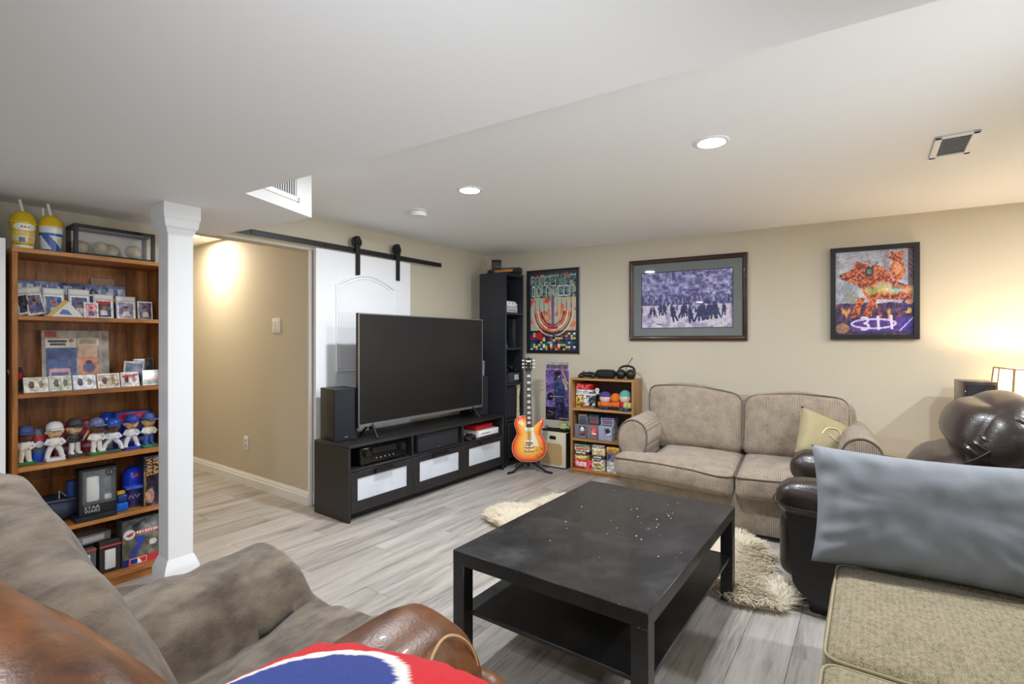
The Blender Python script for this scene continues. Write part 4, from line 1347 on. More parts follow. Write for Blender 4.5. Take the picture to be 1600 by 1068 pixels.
b = MB(); b.cyl((0, .004, .035), (0, -.004, .035), .02, n=18); b.rbox(-.012, .012, -.01, .01, 0, .017, .003, 1); b.build('disc', M['whiteplastic'], t)
b = MB(); b.cyl((0, -.0042, .035), (0, -.0048, .035), .009, n=12); b.build('disc_centre', M['greyplastic'], t)


# plain plush toys (generic rounded toys in the photographed colours)
def plush(label, x, y, bodyc, headc, capc, footc, hgt, hw, sash=None):
    t = at_K('plush_toy', label, 'plush toy', x, y, zz, 0, 'plush toys on the tan bookcase')
    b = MB(); b.soft(-hw * .9, hw * .9, -.04, .04, .012, hgt * .45, .032, (.006, .006, .004), 8); b.build('body', mat('plush_' + name_c(bodyc), bodyc, .95, bump=.3, bscale=300), t)
    b = MB(); b.sphere((0, -.002, hgt * .62), hw, .05, hgt * .30, 18, 12); b.build('head', mat('plush_' + name_c(headc), headc, .95, bump=.3, bscale=300), t)
    if capc:
        b = MB(); b.sphere((0, .004, hgt * .72), hw * 1.02, .055, hgt * .27, 18, 10); b.build('hood', mat('plush_' + name_c(capc), capc, .95, bump=.3, bscale=300), t)
    b = MB()
    for s_ in (-1, 1):
        b.soft(s_ * hw * .45 - hw * .4, s_ * hw * .45 + hw * .4, -.06, .02, 0, .026, .012, (0, 0, 0), 5)
    b.build('feet', mat('plush_' + name_c(footc), footc, .95), t)
    if sash:
        b = MB(); b.soft(-hw * 1.0, hw * .1, -.048, .0, .02, hgt * .44, .02, (0, .004, 0), 6); b.build('coat_front', mat('plush_' + name_c(sash), sash, .95), t)
    for s_ in (-1, 1):
        b = MB(); b.soft(s_ * hw * .95 - .016, s_ * hw * .95 + .016, -.03, .02, hgt * .12, hgt * .4, .014, (0, 0, 0), 5); b.build('arm', mat('plush_' + name_c(bodyc), bodyc, .95), t)
    return t


def name_c(c):
    return '%02x%02x%02x' % tuple(c)


plush('plush toy with purple-blue hood over a pale head', .315, .09, (214, 110, 44), (226, 196, 180), (74, 66, 140), (40, 52, 92), .165, .055)
plush('all orange plush toy between the other two plush toys', .415, .10, (222, 112, 30), (228, 118, 32), None, (40, 38, 44), .165, .050)
plush('plush toy with teal hood and red coat front at the right', .515, .06, (206, 186, 120), (218, 200, 180), (92, 170, 160), (20, 96, 110), .19, .052, (180, 24, 34))
# middle bay: cartridges
def cart(label, x, y, z, w, h, d, col, lab, flat=False, group=None):
    t = at_K('game_cartridge', label, 'cartridge', x, y, z, 0, group)
    if not flat:
        MB().rbox(0, w, 0, d, 0, h, .003, 2).build('shell', cmat(col, .5), t)
        cv = Canvas(14, 22, lab[0]); cv.rs = np.random.RandomState(int(x * 1000)); cv.ell(.5, .35, .35, .25, lab[1]).rect(.15, .62, .85, .8, lab[2]).grain(.4, 4, 6, 2)
        cv.build('cartridge_label', w * .5, h * .68, t, M['printgloss'], w * .42, -.0008, h * .22)
    else:
        MB().rbox(0, w, 0, d, 0, h, .002, 1).build('shell', cmat(col, .5), t)
        b = MB(); b.box(w * .14, w * .86, -.0008, .0006, h * .25, h * .75); b.build('cartridge_label', cmat(lab[0], .5), t, smooth=0)
    return t


zm = .3335
cart('upright grey cartridge with black and white label, leftmost on the middle shelf', .028, .03, zm, .118, .132, .017, (118, 118, 128), ((40, 40, 46), (226, 226, 222), (190, 60, 60)))
cart('upright grey cartridge with red and white label on the middle shelf', .152, .03, zm, .108, .132, .017, (118, 118, 128), ((214, 70, 70), (230, 110, 110), (232, 230, 226)))
cart('upright light grey cartridge with black oval label on the middle shelf', .268, .025, zm, .135, .136, .018, (160, 164, 190), ((150, 154, 180), (34, 34, 40), (176, 180, 205)))
for k, (x0, n_, w_, c0, zb) in enumerate(((.05, 11, .10, (120, 122, 130), zm), (.16, 11, .095, (104, 106, 116), zm), (.275, 10, .13, (160, 163, 186), zm))):
    for i in range(n_):
        cc_ = tuple(int(v * (.82 + .3 * RND.random())) for v in c0)
        ll = ((40, 40, 46), (186, 60, 60), (206, 200, 180), (70, 84, 110), (90, 80, 60))[RND.randrange(5)]
        cart(('grey cartridge lying %s up in the left stack of the middle bay', 'grey cartridge lying %s up in the centre stack of the middle bay', 'pale cartridge lying %s up in the right stack of the middle bay')[k] % ('first', 'second', 'third', 'fourth', 'fifth', 'sixth', 'seventh', 'eighth', 'ninth', 'tenth', 'eleventh')[i], x0 + RND.uniform(-.003, .003), .07 + RND.uniform(-.004, .004), zb + i * .0205, w_, .020, .13, cc_, (ll,), True, ('left stack of flat cartridges', 'centre stack of flat cartridges', 'right stack of flat cartridges')[k])
# bottom bay: boxed games lying flat
zb = .0465
lefts = [((196, 40, 52), .085, 'wide red game carton at the bottom left of the lowest bay', .175), ((186, 140, 60), .044, 'gold lettered game box above the red carton', .148), ((52, 50, 54), .034, 'black game box in the left stack of the lowest bay', .146), ((216, 196, 170), .034, 'cream and red game box in the left stack of the lowest bay', .146), ((150, 160, 130), .026, 'green-grey game box topping the left stack of the lowest bay', .146)]
z = zb
for i, (c_, hh, lb, w_) in enumerate(lefts):
    gbox(lb, .026 + (.006 if i else 0), .03, z, w_, .17, hh, c_, 'boxed games in the lowest bay', 'boxed_game', None, 0, 'game', ((240, 190, 190), (240, 220, 130), (200, 200, 204), (206, 90, 70), (90, 110, 80))[i]); z += hh + .0006
z = zb
for i, (c_, hh, lb) in enumerate((((216, 208, 168), .036, 'lowest cream game box in the centre stack'), ((206, 196, 158), .034, 'second cream game box up the centre stack'), ((220, 204, 180), .034, 'cream box with brown lettering in the centre stack'), ((56, 66, 80), .036, 'slate game box in the middle of the centre stack'), ((206, 178, 120), .036, 'tan game box in the upper centre stack'), ((228, 200, 168), .032, 'peach game box second from the top of the centre stack'), ((140, 128, 130), .03, 'grey game box topping the centre stack'))):
    gbox(lb, .206, .03, z, .125, .17, hh, c_, 'boxed games in the lowest bay', 'boxed_game', None, 0, 'game', ((160, 130, 70), (150, 120, 60), (140, 80, 50), (190, 196, 206), (220, 200, 150), (240, 220, 190), (180, 170, 172))[i]); z += hh + .0006
z = zb
for i, (c_, hh, lb) in enumerate((((196, 200, 196), .05, 'pale grey game box lowest in the right stack beside the loveseat'), ((170, 180, 170), .05, 'pale green game box second in the right stack beside the loveseat'), ((96, 90, 120), .08, 'violet game box in the right stack beside the loveseat'), ((196, 150, 60), .05, 'gold starburst game box topping the right stack beside the loveseat'))):
    gbox(lb, .352, .03, z, .12, .17, hh, c_, 'boxed games in the lowest bay', 'boxed_game'); z += hh + .0006

# ================================================================== SEATING, TABLE, RUG
# ---- coffee table
tb = thing('coffee_table', 'worn black rectangular coffee table with lower shelf', 'table', (.431, 2.19, 0), math.radians(54.4))
TL, TWi, THh = 1.18, .78, .45
b = MB(); b.rbox(-TL / 2, TL / 2, -TWi / 2, TWi / 2, THh - .052, THh, .002, 1); b.build('tabletop', M['table'], tb)
for sx in (-1, 1):
    for sy in (-1, 1):
        x = sx * (TL / 2 - .028); y = sy * (TWi / 2 - .028)
        b = MB(); b.rbox(x - .0275, x + .0275, y - .0275, y + .0275, 0, THh - .052, .0015, 1); b.build('leg', M['table'], tb)
b = MB(); b.rbox(-TL / 2 + .03, TL / 2 - .03, -TWi / 2 + .012, TWi / 2 - .012, .205, .222, .002, 1); b.build('lower_shelf', M['table'], tb)
b = MB()
rr = random.Random(5)
for i in range(34):
    x, y = rr.gauss(.12, .26), rr.gauss(-.05, .2)
    if abs(x) > .56 or abs(y) > .36:
        continue
    s_ = rr.uniform(.001, .0032)
    a0 = rr.uniform(0, 6)
    b.prism([(x + s_ * (1 + .6 * rr.random()) * math.cos(a0 + k * PI / 2.5), y + s_ * math.sin(a0 + k * PI / 2.5)) for k in range(5)], THh, THh + .0006)
crumb = b.build('paint_chips', cmat((214, 212, 206), .7), tb, smooth=0)
crumb['kind'] = 'stuff'

# ---- sheepskin rug
rug = thing('sheepskin_rug', 'fluffy ivory sheepskin rug under the coffee table', 'rug', (.75, 3.0, 0))
ol = [(-.16, 3.50), (-.10, 3.66), (.02, 3.72), (.13, 3.69), (.20, 3.78), (.30, 3.90), (.46, 3.92), (.60, 3.80), (.75, 3.62), (1.0, 3.46), (1.25, 3.34), (1.45, 3.15), (1.48, 2.9), (1.40, 2.66), (1.38, 2.44), (1.27, 2.32), (1.14, 2.36), (1.03, 2.42), (.96, 2.58), (.80, 2.72), (.55, 2.84), (.30, 3.0), (.08, 3.2), (-.08, 3.36)]
ol = [(p.x - .75, p.y - 3.0) for p in smooth_closed([Vector((x, y, 0)) for x, y in ol], 3)]
b = MB(); b.prism(ol, .001, .010); b.build('hide', M['fur2'], rug)
poly = np.array(ol)


def inside(px, py):
    r = np.zeros(len(px), bool); n = len(poly)
    for i in range(n):
        x0, y0 = poly[i]; x1, y1 = poly[(i + 1) % n]
        if y0 == y1:
            continue
        r ^= ((py < y0) != (py < y1)) & (px < (x1 - x0) * (py - y0) / (y1 - y0) + x0)
    return r


rs = np.random.RandomState(3)
NF = 46000
px = rs.uniform(poly[:, 0].min(), poly[:, 0].max(), NF * 2); py = rs.uniform(poly[:, 1].min(), poly[:, 1].max(), NF * 2)
k = inside(px, py)
# strands under the table's dark middle are kept, too: the rug is whole
px, py = px[k][:NF], py[k][:NF]
n = len(px)
fx = np.sin(px * 9 + 1.3 * np.sin(py * 7)) + .6 * np.sin(py * 13 + 2); fy = np.cos(py * 8 + 1.7 * np.sin(px * 6)) + .5 * np.sin(px * 15)
dc = np.stack([px, py], 1); dc = dc / (np.linalg.norm(dc, axis=1)[:, None] + 1e-6)
ed = np.min(np.hypot(px[:, None] - poly[None, ::2, 0], py[:, None] - poly[None, ::2, 1]), axis=1)
ew = np.clip(1 - ed / .07, 0, 1)
ang = np.arctan2(fy + 2.2 * ew * dc[:, 1], fx + 2.2 * ew * dc[:, 0]) + rs.normal(0, .35, n)
ln = rs.uniform(.045, .075, n); hgt = rs.uniform(.034, .066, n) * (1 - .5 * ew)
dx, dy = np.cos(ang), np.sin(ang); wd = rs.uniform(.003, .006, n)
nx, ny = -dy * wd, dx * wd
V = []
for (t, zf, wf) in ((0, 0, 1.0), (.45, .75, .9), (1.0, .95, .1)):
    cxp = px + dx * ln * t * (.75 + .25 * t); cyp = py + dy * ln * t * (.75 + .25 * t); cz = .009 + hgt * zf
    V.append(np.stack([cxp + nx * wf, cyp + ny * wf, cz], 1)); V.append(np.stack([cxp - nx * wf, cyp - ny * wf, cz], 1))
V = np.stack(V, 1).reshape(-1, 3)
i0 = np.arange(n) * 6
Fq = np.concatenate([np.stack([i0, i0 + 1, i0 + 3, i0 + 2], 1), np.stack([i0 + 2, i0 + 3, i0 + 5, i0 + 4], 1)])
me = bpy.data.meshes.new('fur'); me.from_pydata(V.tolist(), [], Fq.tolist()); me.materials.append(M['fur'])
fo = bpy.data.objects.new('fur', me); COL.objects.link(fo); fo.parent = rug; fo['kind'] = 'stuff'

# ---- brown chenille loveseat
ls = thing('loveseat', 'brown-grey chenille loveseat with rolled arms against the picture wall', 'loveseat', (.722, 3.589, 0), math.radians(-31))
LW, LD = 1.593, .93
MB().soft(.04, LW - .04, .05, LD - .02, .03, .30, .02, (0, 0, 0), 6).build('base', M['chenille'], ls)
MB().soft(.10, LW - .10, .66, LD, .2, .82, .07, (0, .0, .02), 10).build('back_frame', M['chenille'], ls)
for s_, x0 in ((0, .0), (1, LW - .25)):
    prof = []
    xs_in = .0
    # arm section (x, z): rolled top bulging outward
    sec = [(.03, .03), (.03, .42), (.005, .50), (.0, .58), (.03, .655), (.10, .695), (.175, .675), (.215, .61), (.215, .52), (.20, .42), (.20, .03)]
    sec = [(p.x, p.y) for p in smooth_open([Vector((x, z, 0)) for x, z in sec], 3)]
    if s_ == 1:
        sec = [(.25 - x, z) for x, z in sec]
    rings = []
    for y, k in ((.115, .90), (.118, .965), (.128, .99), (.15, 1.0), (.4, 1.0), (.68, 1.02), (.86, 1.0)):
        rings.append([(x0 + .11 + (x - .11) * k, y, .36 + (z - .36) * k if z > .36 else z) for x, z in sec])
    b = MB(); b.loft(rings, True, True)
    ar = b.build('arm', M['chenille'], ls, smooth=55)
    b = MB(); b.tube([(x0 + .11 + (x - .11) * .965, .117, .36 + (z - .36) * .965) for x, z in sec if z > .3], .006, 6); b.build('piping', M['chenille_pipe'], ar)


def pad(poly, z0, z1, r, dome, nring=4):
    """cushion slab with an arbitrary outline: rounded rim, slightly domed top"""
    P = [Vector((p[0], p[1], 0)) for p in poly]; n = len(P)
    nr = []
    for i in range(n):
        t = (P[(i + 1) % n] - P[i - 1]).normalized(); nr.append(Vector((t.y, -t.x, 0)))
    def ring(ins, z):
        return [P[i] - nr[i] * ins + Vector((0, 0, z)) for i in range(n)]
    rings = []
    for k in range(nring + 1):
        a = PI / 2 * k / nring
        rings.append(ring(r * (1 - math.sin(a)), z0 + r * (1 - math.cos(a))))
    for k in range(nring + 1):
        a = PI / 2 * k / nring
        rings.append(ring(r * (1 - math.cos(a)), z1 - r + r * math.sin(a)))
    rings.append(ring(r + .03, z1 + dome * .5)); rings.append(ring(r + .08, z1 + dome))
    b = MB(); b.loft(rings, True, True)
    return b, ring(.001, z1 - r * .85)


def outline(pts, k=5):
    return [(p.x, p.y) for p in smooth_closed([Vector((x, y, 0)) for x, y in pts], k)]


def dense(pts, step=.05, rad=.05):
    """rounded polygon from corner points"""
    out = []; n = len(pts)
    for i in range(n):
        p0, p1, p2 = Vector(pts[i - 1]), Vector(pts[i]), Vector(pts[(i + 1) % n])
        a = (p0 - p1).normalized(); c_ = (p2 - p1).normalized()
        r0 = min(rad, (p0 - p1).length * .45, (p2 - p1).length * .45)
        A, Cc = p1 + a * r0, p1 + c_ * r0
        for t in np.linspace(0, 1, 5):
            q = A * (1 - t) ** 2 + p1 * 2 * t * (1 - t) + Cc * t * t
            out.append((q.x, q.y))
        nxt = p2 + (p1 - p2).normalized() * min(rad, (p2 - p1).length * .45)
        m = int((nxt - Cc).length / step)
        for j in range(1, m):
            q = Cc.lerp(nxt, j / m); out.append((q.x, q.y))
    return out


def tcush(Q, side):
    """front corners reach out in front of the arms; the front edge sags in the middle"""
    k = 1 - sst0(.11, .165, Q.y)
    if side == 0:
        Q.x = .80 - (.80 - Q.x) * (1 + .235 / .565 * k)
    else:
        Q.x = .806 + (Q.x - .806) * (1 + .235 / .552 * k)
    Q.z -= .035 * math.exp(-((Q.x - .80) / .35) ** 2) * (1 - min(1, max(0, Q.y / .6))) - .006 * mnoise.noise(Q * 6)
    return Q


def sst0(a, b_, x):
    t_ = min(1, max(0, (x - a) / (b_ - a))); return t_ * t_ * (3 - 2 * t_)


for i in (0, 1):
    x0, x1 = ((.235, .80), (.806, LW - .235))[i]
    b = MB(); b.soft(x0, x1, -.01, .60, .285, .45, .05, (.0, .012, .022), 26, 0, 1, 0, None, lambda Q, i=i: tcush(Q, i))
    cu = b.build('seat_cushion', M['chenille'], ls, smooth=75)
    pts = []
    for q in dense([(x0 + .0, -.012), (x1, -.012), (x1, .60), (x0, .60)], .02, .05):
        pts.append(tcush(Vector((q[0], q[1], .425)), i))
    b = MB(); b.tube(pts, .005, 6, True); b.build('piping', M['chenille_pipe'], cu)
for i, (x0, x1, z1) in enumerate(((.13, .80, .925), (.795, LW - .14, .875))):
    Mt = Matrix.Translation((0, .47, .44)) @ Matrix.Rotation(math.radians(-13), 4, 'X')
    def fb(Q, i=i, x0=x0, x1=x1):
        u = (Q.x - x0) / (x1 - x0); h = max(0, Q.z) / .5
        # arched top: left cushion high on its outer side, falling to the middle
        Q.z += h * (.035 * math.sin(PI * min(1, max(0, u))) + (-.045 * u if i == 0 else -.0 + .02 * u))
        if i == 0:
            Q.x += -.05 * h * (1 - u)
        return Q
    b = MB(); b.soft(x0, x1, 0, .19, 0, z1 - .44, .075, (.012, .04, .012), 14, .008, 5, i + 2, Mt, fb)
    cu = b.build('back_cushion', M['chenille'], ls, smooth=70)
    rim = []
    for q in dense([(x0 + .012, .012), (x1 - .012, .012), (x1 - .012, z1 - .45), (x0 + .012, z1 - .45)], .05, .07):
        Q = fb(Vector((q[0], .03, q[1]))); rim.append(Mt @ Q)
    b = MB(); b.tube(rim, .005, 6, True); b.build('piping', M['chenille_pipe'], cu)
# tan throw pillow on the right seat
tp = thing('throw_pillow', 'small tan throw pillow leaning on the right arm of the loveseat', 'pillow', (0, 0, 0))
_lf = fr(.722, 3.589, math.radians(-31)); _q = _lf(1.27, .33)
tp.location = (_q[0], _q[1], .475); tp.rotation_euler = (Matrix.Rotation(math.radians(-31 + 40), 3, 'Z') @ Matrix.Rotation(math.radians(-24), 3, 'X') @ Matrix.Rotation(math.radians(26), 3, 'Y')).to_euler()


def pillow_mesh(w, h, th, n=18, seed=0, wr=.006):
    """square-cornered filled pillow standing in XZ, origin at bottom centre"""
    b = MB()
    for sg in (-1, 1):
        def f(u, v, sg=sg):
            x = (u - .5) * 2; z = (v - .5) * 2
            pin = 1 - .07 * (1 - x * x) * abs(z) ** 2; pinx = 1 - .06 * (1 - z * z) * abs(x) ** 2
            e = max(0, (1 - x ** 4) * (1 - z ** 4)) ** .55
            wv = wr * (mnoise.noise(Vector((x * 3 + seed, z * 3, sg))) + .7 * mnoise.noise(Vector((x * 8 + seed, z * 2.2, sg * 2)))) * (1 - .6 * e)
            fold = .40 * wr * math.sin(17 * math.atan2(z, x) + 3 * mnoise.noise(Vector((x * 2, z * 2, seed)))) * (x * x + z * z) ** 1.5 * .5 * (1 if e > .02 else 0)
            return Vector((x * w / 2 * pinx, sg * (th / 2 * e) + (wv + fold) * min(1, e * 3), (z * pin + 1) * h / 2))
        b.grid(f, n, n)
    return b


def weld(b, d=.0004):
    me = b.mesh('tmp', None, 0, False); bm = bmesh.new(); bm.from_mesh(me); bmesh.ops.remove_doubles(bm, verts=bm.verts, dist=d)
    bm.verts.index_update()
    o = MB(); o.v = [v.co.copy() for v in bm.verts]; o.f = [tuple(v.index for v in f.verts) for f in bm.faces]
    bm.free(); bpy.data.meshes.remove(me)
    return o


weld(pillow_mesh(.34, .34, .13, 16, 3)).build('cover', M['pillow_tan'], tp, smooth=80)
b = MB(); b.tube(smooth_open([(-.05, -.066, .17), (-.02, -.07, .22), (.05, -.069, .24), (.09, -.062, .2), (.06, -.068, .16), (.0, -.07, .18)], 5), .0035, 5); b.build('embroidery', cmat((228, 216, 190)), tp)

# ---- dark leather recliner
RA = math.atan2(.812, .584)
rcn = thing('recliner', 'dark brown leather recliner with puffy headrest at the right', 'recliner', (1.275, 2.345, 0), RA)
RWd = .66
def panel(x0, x1, name='side_panel', m=M['leather_black']):
    pr = [(.0, .50), (-.03, .30), (-.035, .16), (-.06, .085), (-.12, .06), (-.9, .06), (-.92, .12), (-.9, .50)]
    pr = dense([(.0, .52), (-.03, .30), (-.035, .12), (-.13, .055), (-.9, .055), (-.92, .12), (-.9, .52)], .2, .06)
    b = MB(); b.prism(pr, x0, x1, 'x'); return b.build(name, m, rcn, smooth=50)
panel(.0, .13); panel(RWd - .13, RWd)
b = MB(); b.rbox(.04, RWd - .04, -.86, -.10, .0, .07, .01, 2); b.build('base', M['black'], rcn)
b = MB(); b.soft(.125, RWd - .125, -.62, .035, .10, .42, .06, (0, .015, .02), 12, .006, 7, 1); b.build('footrest_front', M['leather_black'], rcn)
b = MB(); b.soft(.12, RWd - .12, -.66, .01, .34, .475, .06, (0, .01, .025), 12, .008, 7, 2); b.build('seat', M['leather_dark'], rcn)
def bag(x0, x1, y0, y1, z0, z1, nm, r, pf, seed, Mx=None, par=rcn, wr=.010, m=None, n=16, wf=8):
    b = MB(); b.soft(x0, x1, y0, y1, z0, z1, r, pf, n, wr, wf, seed, Mx); return b.build(nm, m or M['leather_dark'], par, smooth=75)
na = bag(-.035, .175, -.72, .03, .445, .598, 'arm_pad', .07, (.0, .01, .02), 5)
b = MB(); b.tube(smooth_open([(-.04, -.7, .50), (-.043, -.3, .495), (-.035, -.05, .49), (.0, .035, .50), (.08, .048, .51), (.16, .035, .50)], 5), .003, 5); b.build('seam', M['seam'], na)
fa = bag(RWd - .175, RWd + .03, -.70, .03, .47, .640, 'arm_pad', .075, (.0, .01, .02), 6)
b = MB(); b.tube(smooth_open([(RWd - .17, -.18, .56), (RWd - .13, -.18, .642), (RWd - .06, -.18, .657), (RWd, -.18, .62), (RWd + .03, -.18, .55)], 5), .003, 5); b.build('seam', M['seam'], fa)
tilt = Matrix.Translation((0, -.56, .42)) @ Matrix.Rotation(math.radians(20), 4, 'X')
lb_ = bag(.04, RWd + .02, -.12, .12, .02, .37, 'lumbar_cushion', .11, (.02, .06, .02), 7, tilt, wr=.003, wf=4)
hb_ = bag(.0, RWd + .04, -.17, .075, .33, .635, 'headrest_cushion', .135, (.03, .06, .04), 8, tilt, wr=.003, wf=4)
b = MB(); b.tube([tilt @ Vector(p) for p in smooth_open([(.03, .05, .35), (.0, .02, .40), (-.008, -.03, .50), (.0, -.08, .60), (.03, -.10, .655)], 6)], .0045, 6); b.build('seam', M['seam'], hb_)
for kk in range(7):      # gathered folds beside the headrest seam
    t_ = .1 + .12 * kk
    a_ = Vector((.0, .035 - .12 * t_, .385 + .23 * t_)); c_ = a_ + Vector((.06, .05, .02))
    b = MB(); b.tube([tilt @ p for p in smooth_open([a_, a_ + Vector((.02, .035, .012)), c_], 4)], lambda q: .009 * math.sin(PI * min(1, max(.02, q * .9 + .05))), 6); b.build('fold', M['leather_dark'], hb_)
back = Matrix.Translation((0, -.70, .1)) @ Matrix.Rotation(math.radians(19), 4, 'X')
bs = bag(.0, RWd, -.10, .05, .0, .76, 'back_shell', .06, (.01, .03, .01), 9, back, wr=.006)
b = MB(); b.tube([back @ Vector(p) for p in ((-.006, .03, .3), (-.012, .02, .5), (-.008, .02, .68), (.02, .02, .75))], .004, 6); b.build('seam', M['seam'], bs)

# ---- beige sofa in the right foreground
bs_ = thing('beige_sofa', 'beige tweed sofa in the right foreground', 'sofa', (1.16, 1.775, 0), TA)
MB().soft(-1.9, .30, -.92, -.02, .04, .27, .03, (0, 0, 0), 8).build('base', M['beige'], bs_)
for i, (x0, x1) in enumerate(((-.60, .085), (-1.21, -.605), (-1.85, -1.215))):
    b = MB(); b.soft(x0, x1, -.72, .012, .265, .45, .045, (.004, .008, .016), 20, .003, 4, i)
    cu = b.build('seat_cushion', M['beige'], bs_, smooth=75)
    b = MB(); b.tube([(q[0], q[1], .437) for q in dense([(x0 + .008, -.71), (x1 - .008, -.71), (x1 - .008, .006), (x0 + .008, .006)], .04, .045)], .0042, 6, True); b.build('piping', M['beige_pipe'], cu)
MB().soft(.09, .27, -.92, -.04, .05, .57, .06, (0, 0, .01), 10).build('arm', M['beige'], bs_)
MB().soft(-1.9, .27, -1.0, -.72, .1, .86, .08, (0, .02, .02), 12).build('back', M['beige'], bs_)

# ---- grey pillow
gp = thing('grey_pillow', 'large plain grey pillow propped on the beige sofa', 'pillow', (1.395, 1.66, .452))
gp.rotation_euler = (Matrix.Rotation(math.radians(-25), 3, 'Z') @ Matrix.Rotation(math.radians(-20), 3, 'X') @ Matrix.Rotation(math.radians(2), 3, 'Y')).to_euler()
weld(pillow_mesh(.69, .42, .19, 56, 9, .016)).build('cover', M['pillow_grey'], gp, smooth=80)

# ---- tan leather armchair with fleece throw (foreground left)
AC = math.radians(-28.7)
ac = thing('leather_armchair', 'tan leather armchair with its back to the viewer', 'armchair', (-.652, 1.064, 0), AC)
b = MB(); b.soft(-.44, .44, -.48, .40, .06, .40, .05, (0, 0, 0), 8); b.build('base', M['leather_tan'], ac)


def backfn(Q):
    # top falls away to the right end
    t_ = max(0, (Q.x - .24) / .34)
    if Q.z > .5:
        Q.z -= .085 * t_ * t_
    return Q


b = MB(); b.soft(-.60, .60, -.54, -.24, .10, .872, .14, (.0, .05, .03), 18, .006, 5, 3, None, backfn)
bk_ = b.build('backrest', M['leather_tan'], ac, smooth=80)
sm = []
for x in np.linspace(-.6, .52, 22):
    t_ = max(0, (x - .24) / .34)
    sm.append((x, -.455 - .012 * math.sin(x * 5), .868 - .085 * t_ * t_ + .018 * (1 - (x + .04) ** 2 * 3) - .03 * max(0, x - .3) * 6))
b = MB(); b.tube(sm, .004, 6); b.build('seam', M['seam'], bk_)


def arm_fn(Q):
    return Q


def arm_shape(x0, x1, top, name):
    sec = [(x0 + .02, .06), (x0 + .0, .40), (x0 - .02, .50), (x0 + .005, .575), (x0 + .06, top), ((x0 + x1) / 2 + .02, top + .004), (x1 - .03, top - .03), (x1 + .012, .53), (x1 + .005, .44), (x1 - .01, .06)]
    sec = [(p.x, p.y) for p in smooth_open([Vector((x, z, 0)) for x, z in sec], 4)]
    cxm = (x0 + x1) / 2
    rings = []
    for y, k, dz in ((-.40, 1, 0), (-.1, 1, .0), (.12, 1, .0), (.26, .99, -.005), (.33, .97, -.015), (.375, .92, -.035), (.40, .82, -.07), (.408, .6, -.12)):
        rings.append([(cxm + (x - cxm) * k, y, z if z < .3 else .3 + (z - .3) * k + dz * (z - .3) / .3) for x, z in sec])
    b = MB(); b.loft(rings, True, True)
    return b.build(name, M['leather_tan'], ac, smooth=70)


ra = arm_shape(.215, .455, .645, 'arm')
la = arm_shape(-.42, -.21, .60, 'arm')
st_ = [(.262, .402, .14), (.262, .402, .35), (.280, .400, .43), (.335, .396, .468), (.39, .400, .43), (.41, .402, .35), (.412, .402, .14)]
st_ = [(.466, .06, .36), (.472, .10, .50), (.462, .15, .585), (.445, .22, .622), (.440, .28, .612), (.448, .335, .565), (.452, .365, .49), (.440, .375, .36)]
b = MB(); b.tube(smooth_open(st_, 6), .0032, 6); b.build('stitching', M['stitch'], ra)
b = MB(); b.soft(.27, .48, .40, .51, .06, .405, .055, (0, .01, .015), 10, .004, 6, 4); b.build('front_bolster', M['leather_tan'], ac, smooth=75)
b = MB(); b.soft(-.215, .215, -.30, .42, .30, .43, .05, (0, .01, .015), 10); b.build('seat', M['leather_tan'], ac, smooth=75)

# taupe fleece throw: one cloth laid over back, seat and left arm
th = thing('fleece_throw', 'taupe fleece throw draped over the armchair seat, back and left arm', 'throw', (-.652, 1.064, 0), AC)


def sst(a, b_, x):
    t_ = min(1, max(0, (x - a) / (b_ - a))); return t_ * t_ * (3 - 2 * t_)


def smax(a, b_, k=.035):
    h = max(k - abs(a - b_), 0) / k
    return max(a, b_) + h * h * k * .25


def cloth(u, v):
    x = -.52 + .80 * u
    y = -.30 + .80 * v
    seat = .462 + .012 * math.sin(x * 9 + y * 4)
    # left arm
    ax_ = (x + .315) / .155
    arm = -.2 if abs(ax_) >= 1 else .47 + .145 * math.sqrt(max(0, 1 - ax_ * ax_))
    if x < -.315:
        arm = max(arm, .45 - 2.5 * max(0, -.44 - x))
    arm -= .35 * sst(.36, .47, y) ** 1.5
    # back hump, higher toward the left
    crest = .955 - .135 * sst(-.42, .02, x) - .20 * sst(-.03, .24, x)
    yb = -.235
    bkz = crest - 1.9 * max(0, y - yb - .05) ** 1.15 - 7 * max(0, yb - y) ** 2 * 1.2 - 3.2 * max(0, y - yb - .0) ** 2
    z = smax(seat, arm, .07)
    z = smax(z, bkz, .06)
    # right edge climbs the inside of the leather arm
    z = smax(z, .40 + .2 * sst(.17, .25, x) - .3 * sst(.3, .42, y), .05) if x > .1 else z
    z -= .40 * sst(.415, .475, y) * (1 if arm < seat else .5)
    w_ = mnoise.noise(Vector((x * 7, y * 7, 1))) * .012 + mnoise.noise(Vector((x * 15 + y * 12, y * 5 - x * 4, 4))) * .011 + mnoise.noise(Vector((x * 30, y * 30, 9))) * .003
    # long diagonal folds from the arm's front down across the seat
    w_ += .012 * math.sin(38 * (x * .75 + y * .35) + 3 * mnoise.noise(Vector((x * 3, y * 3, 2)))) * math.exp(-((x + .16) / .10) ** 2) * sst(-.15, .2, y)
    return Vector((x, y, z + w_ + .006))


b = MB(); b.grid(cloth, 150, 130)
to = b.build('cloth', M['fleece'], th, smooth=180, fix=False)
md = to.modifiers.new('thickness', 'SOLIDIFY'); md.thickness = .008; md.offset = 1.0

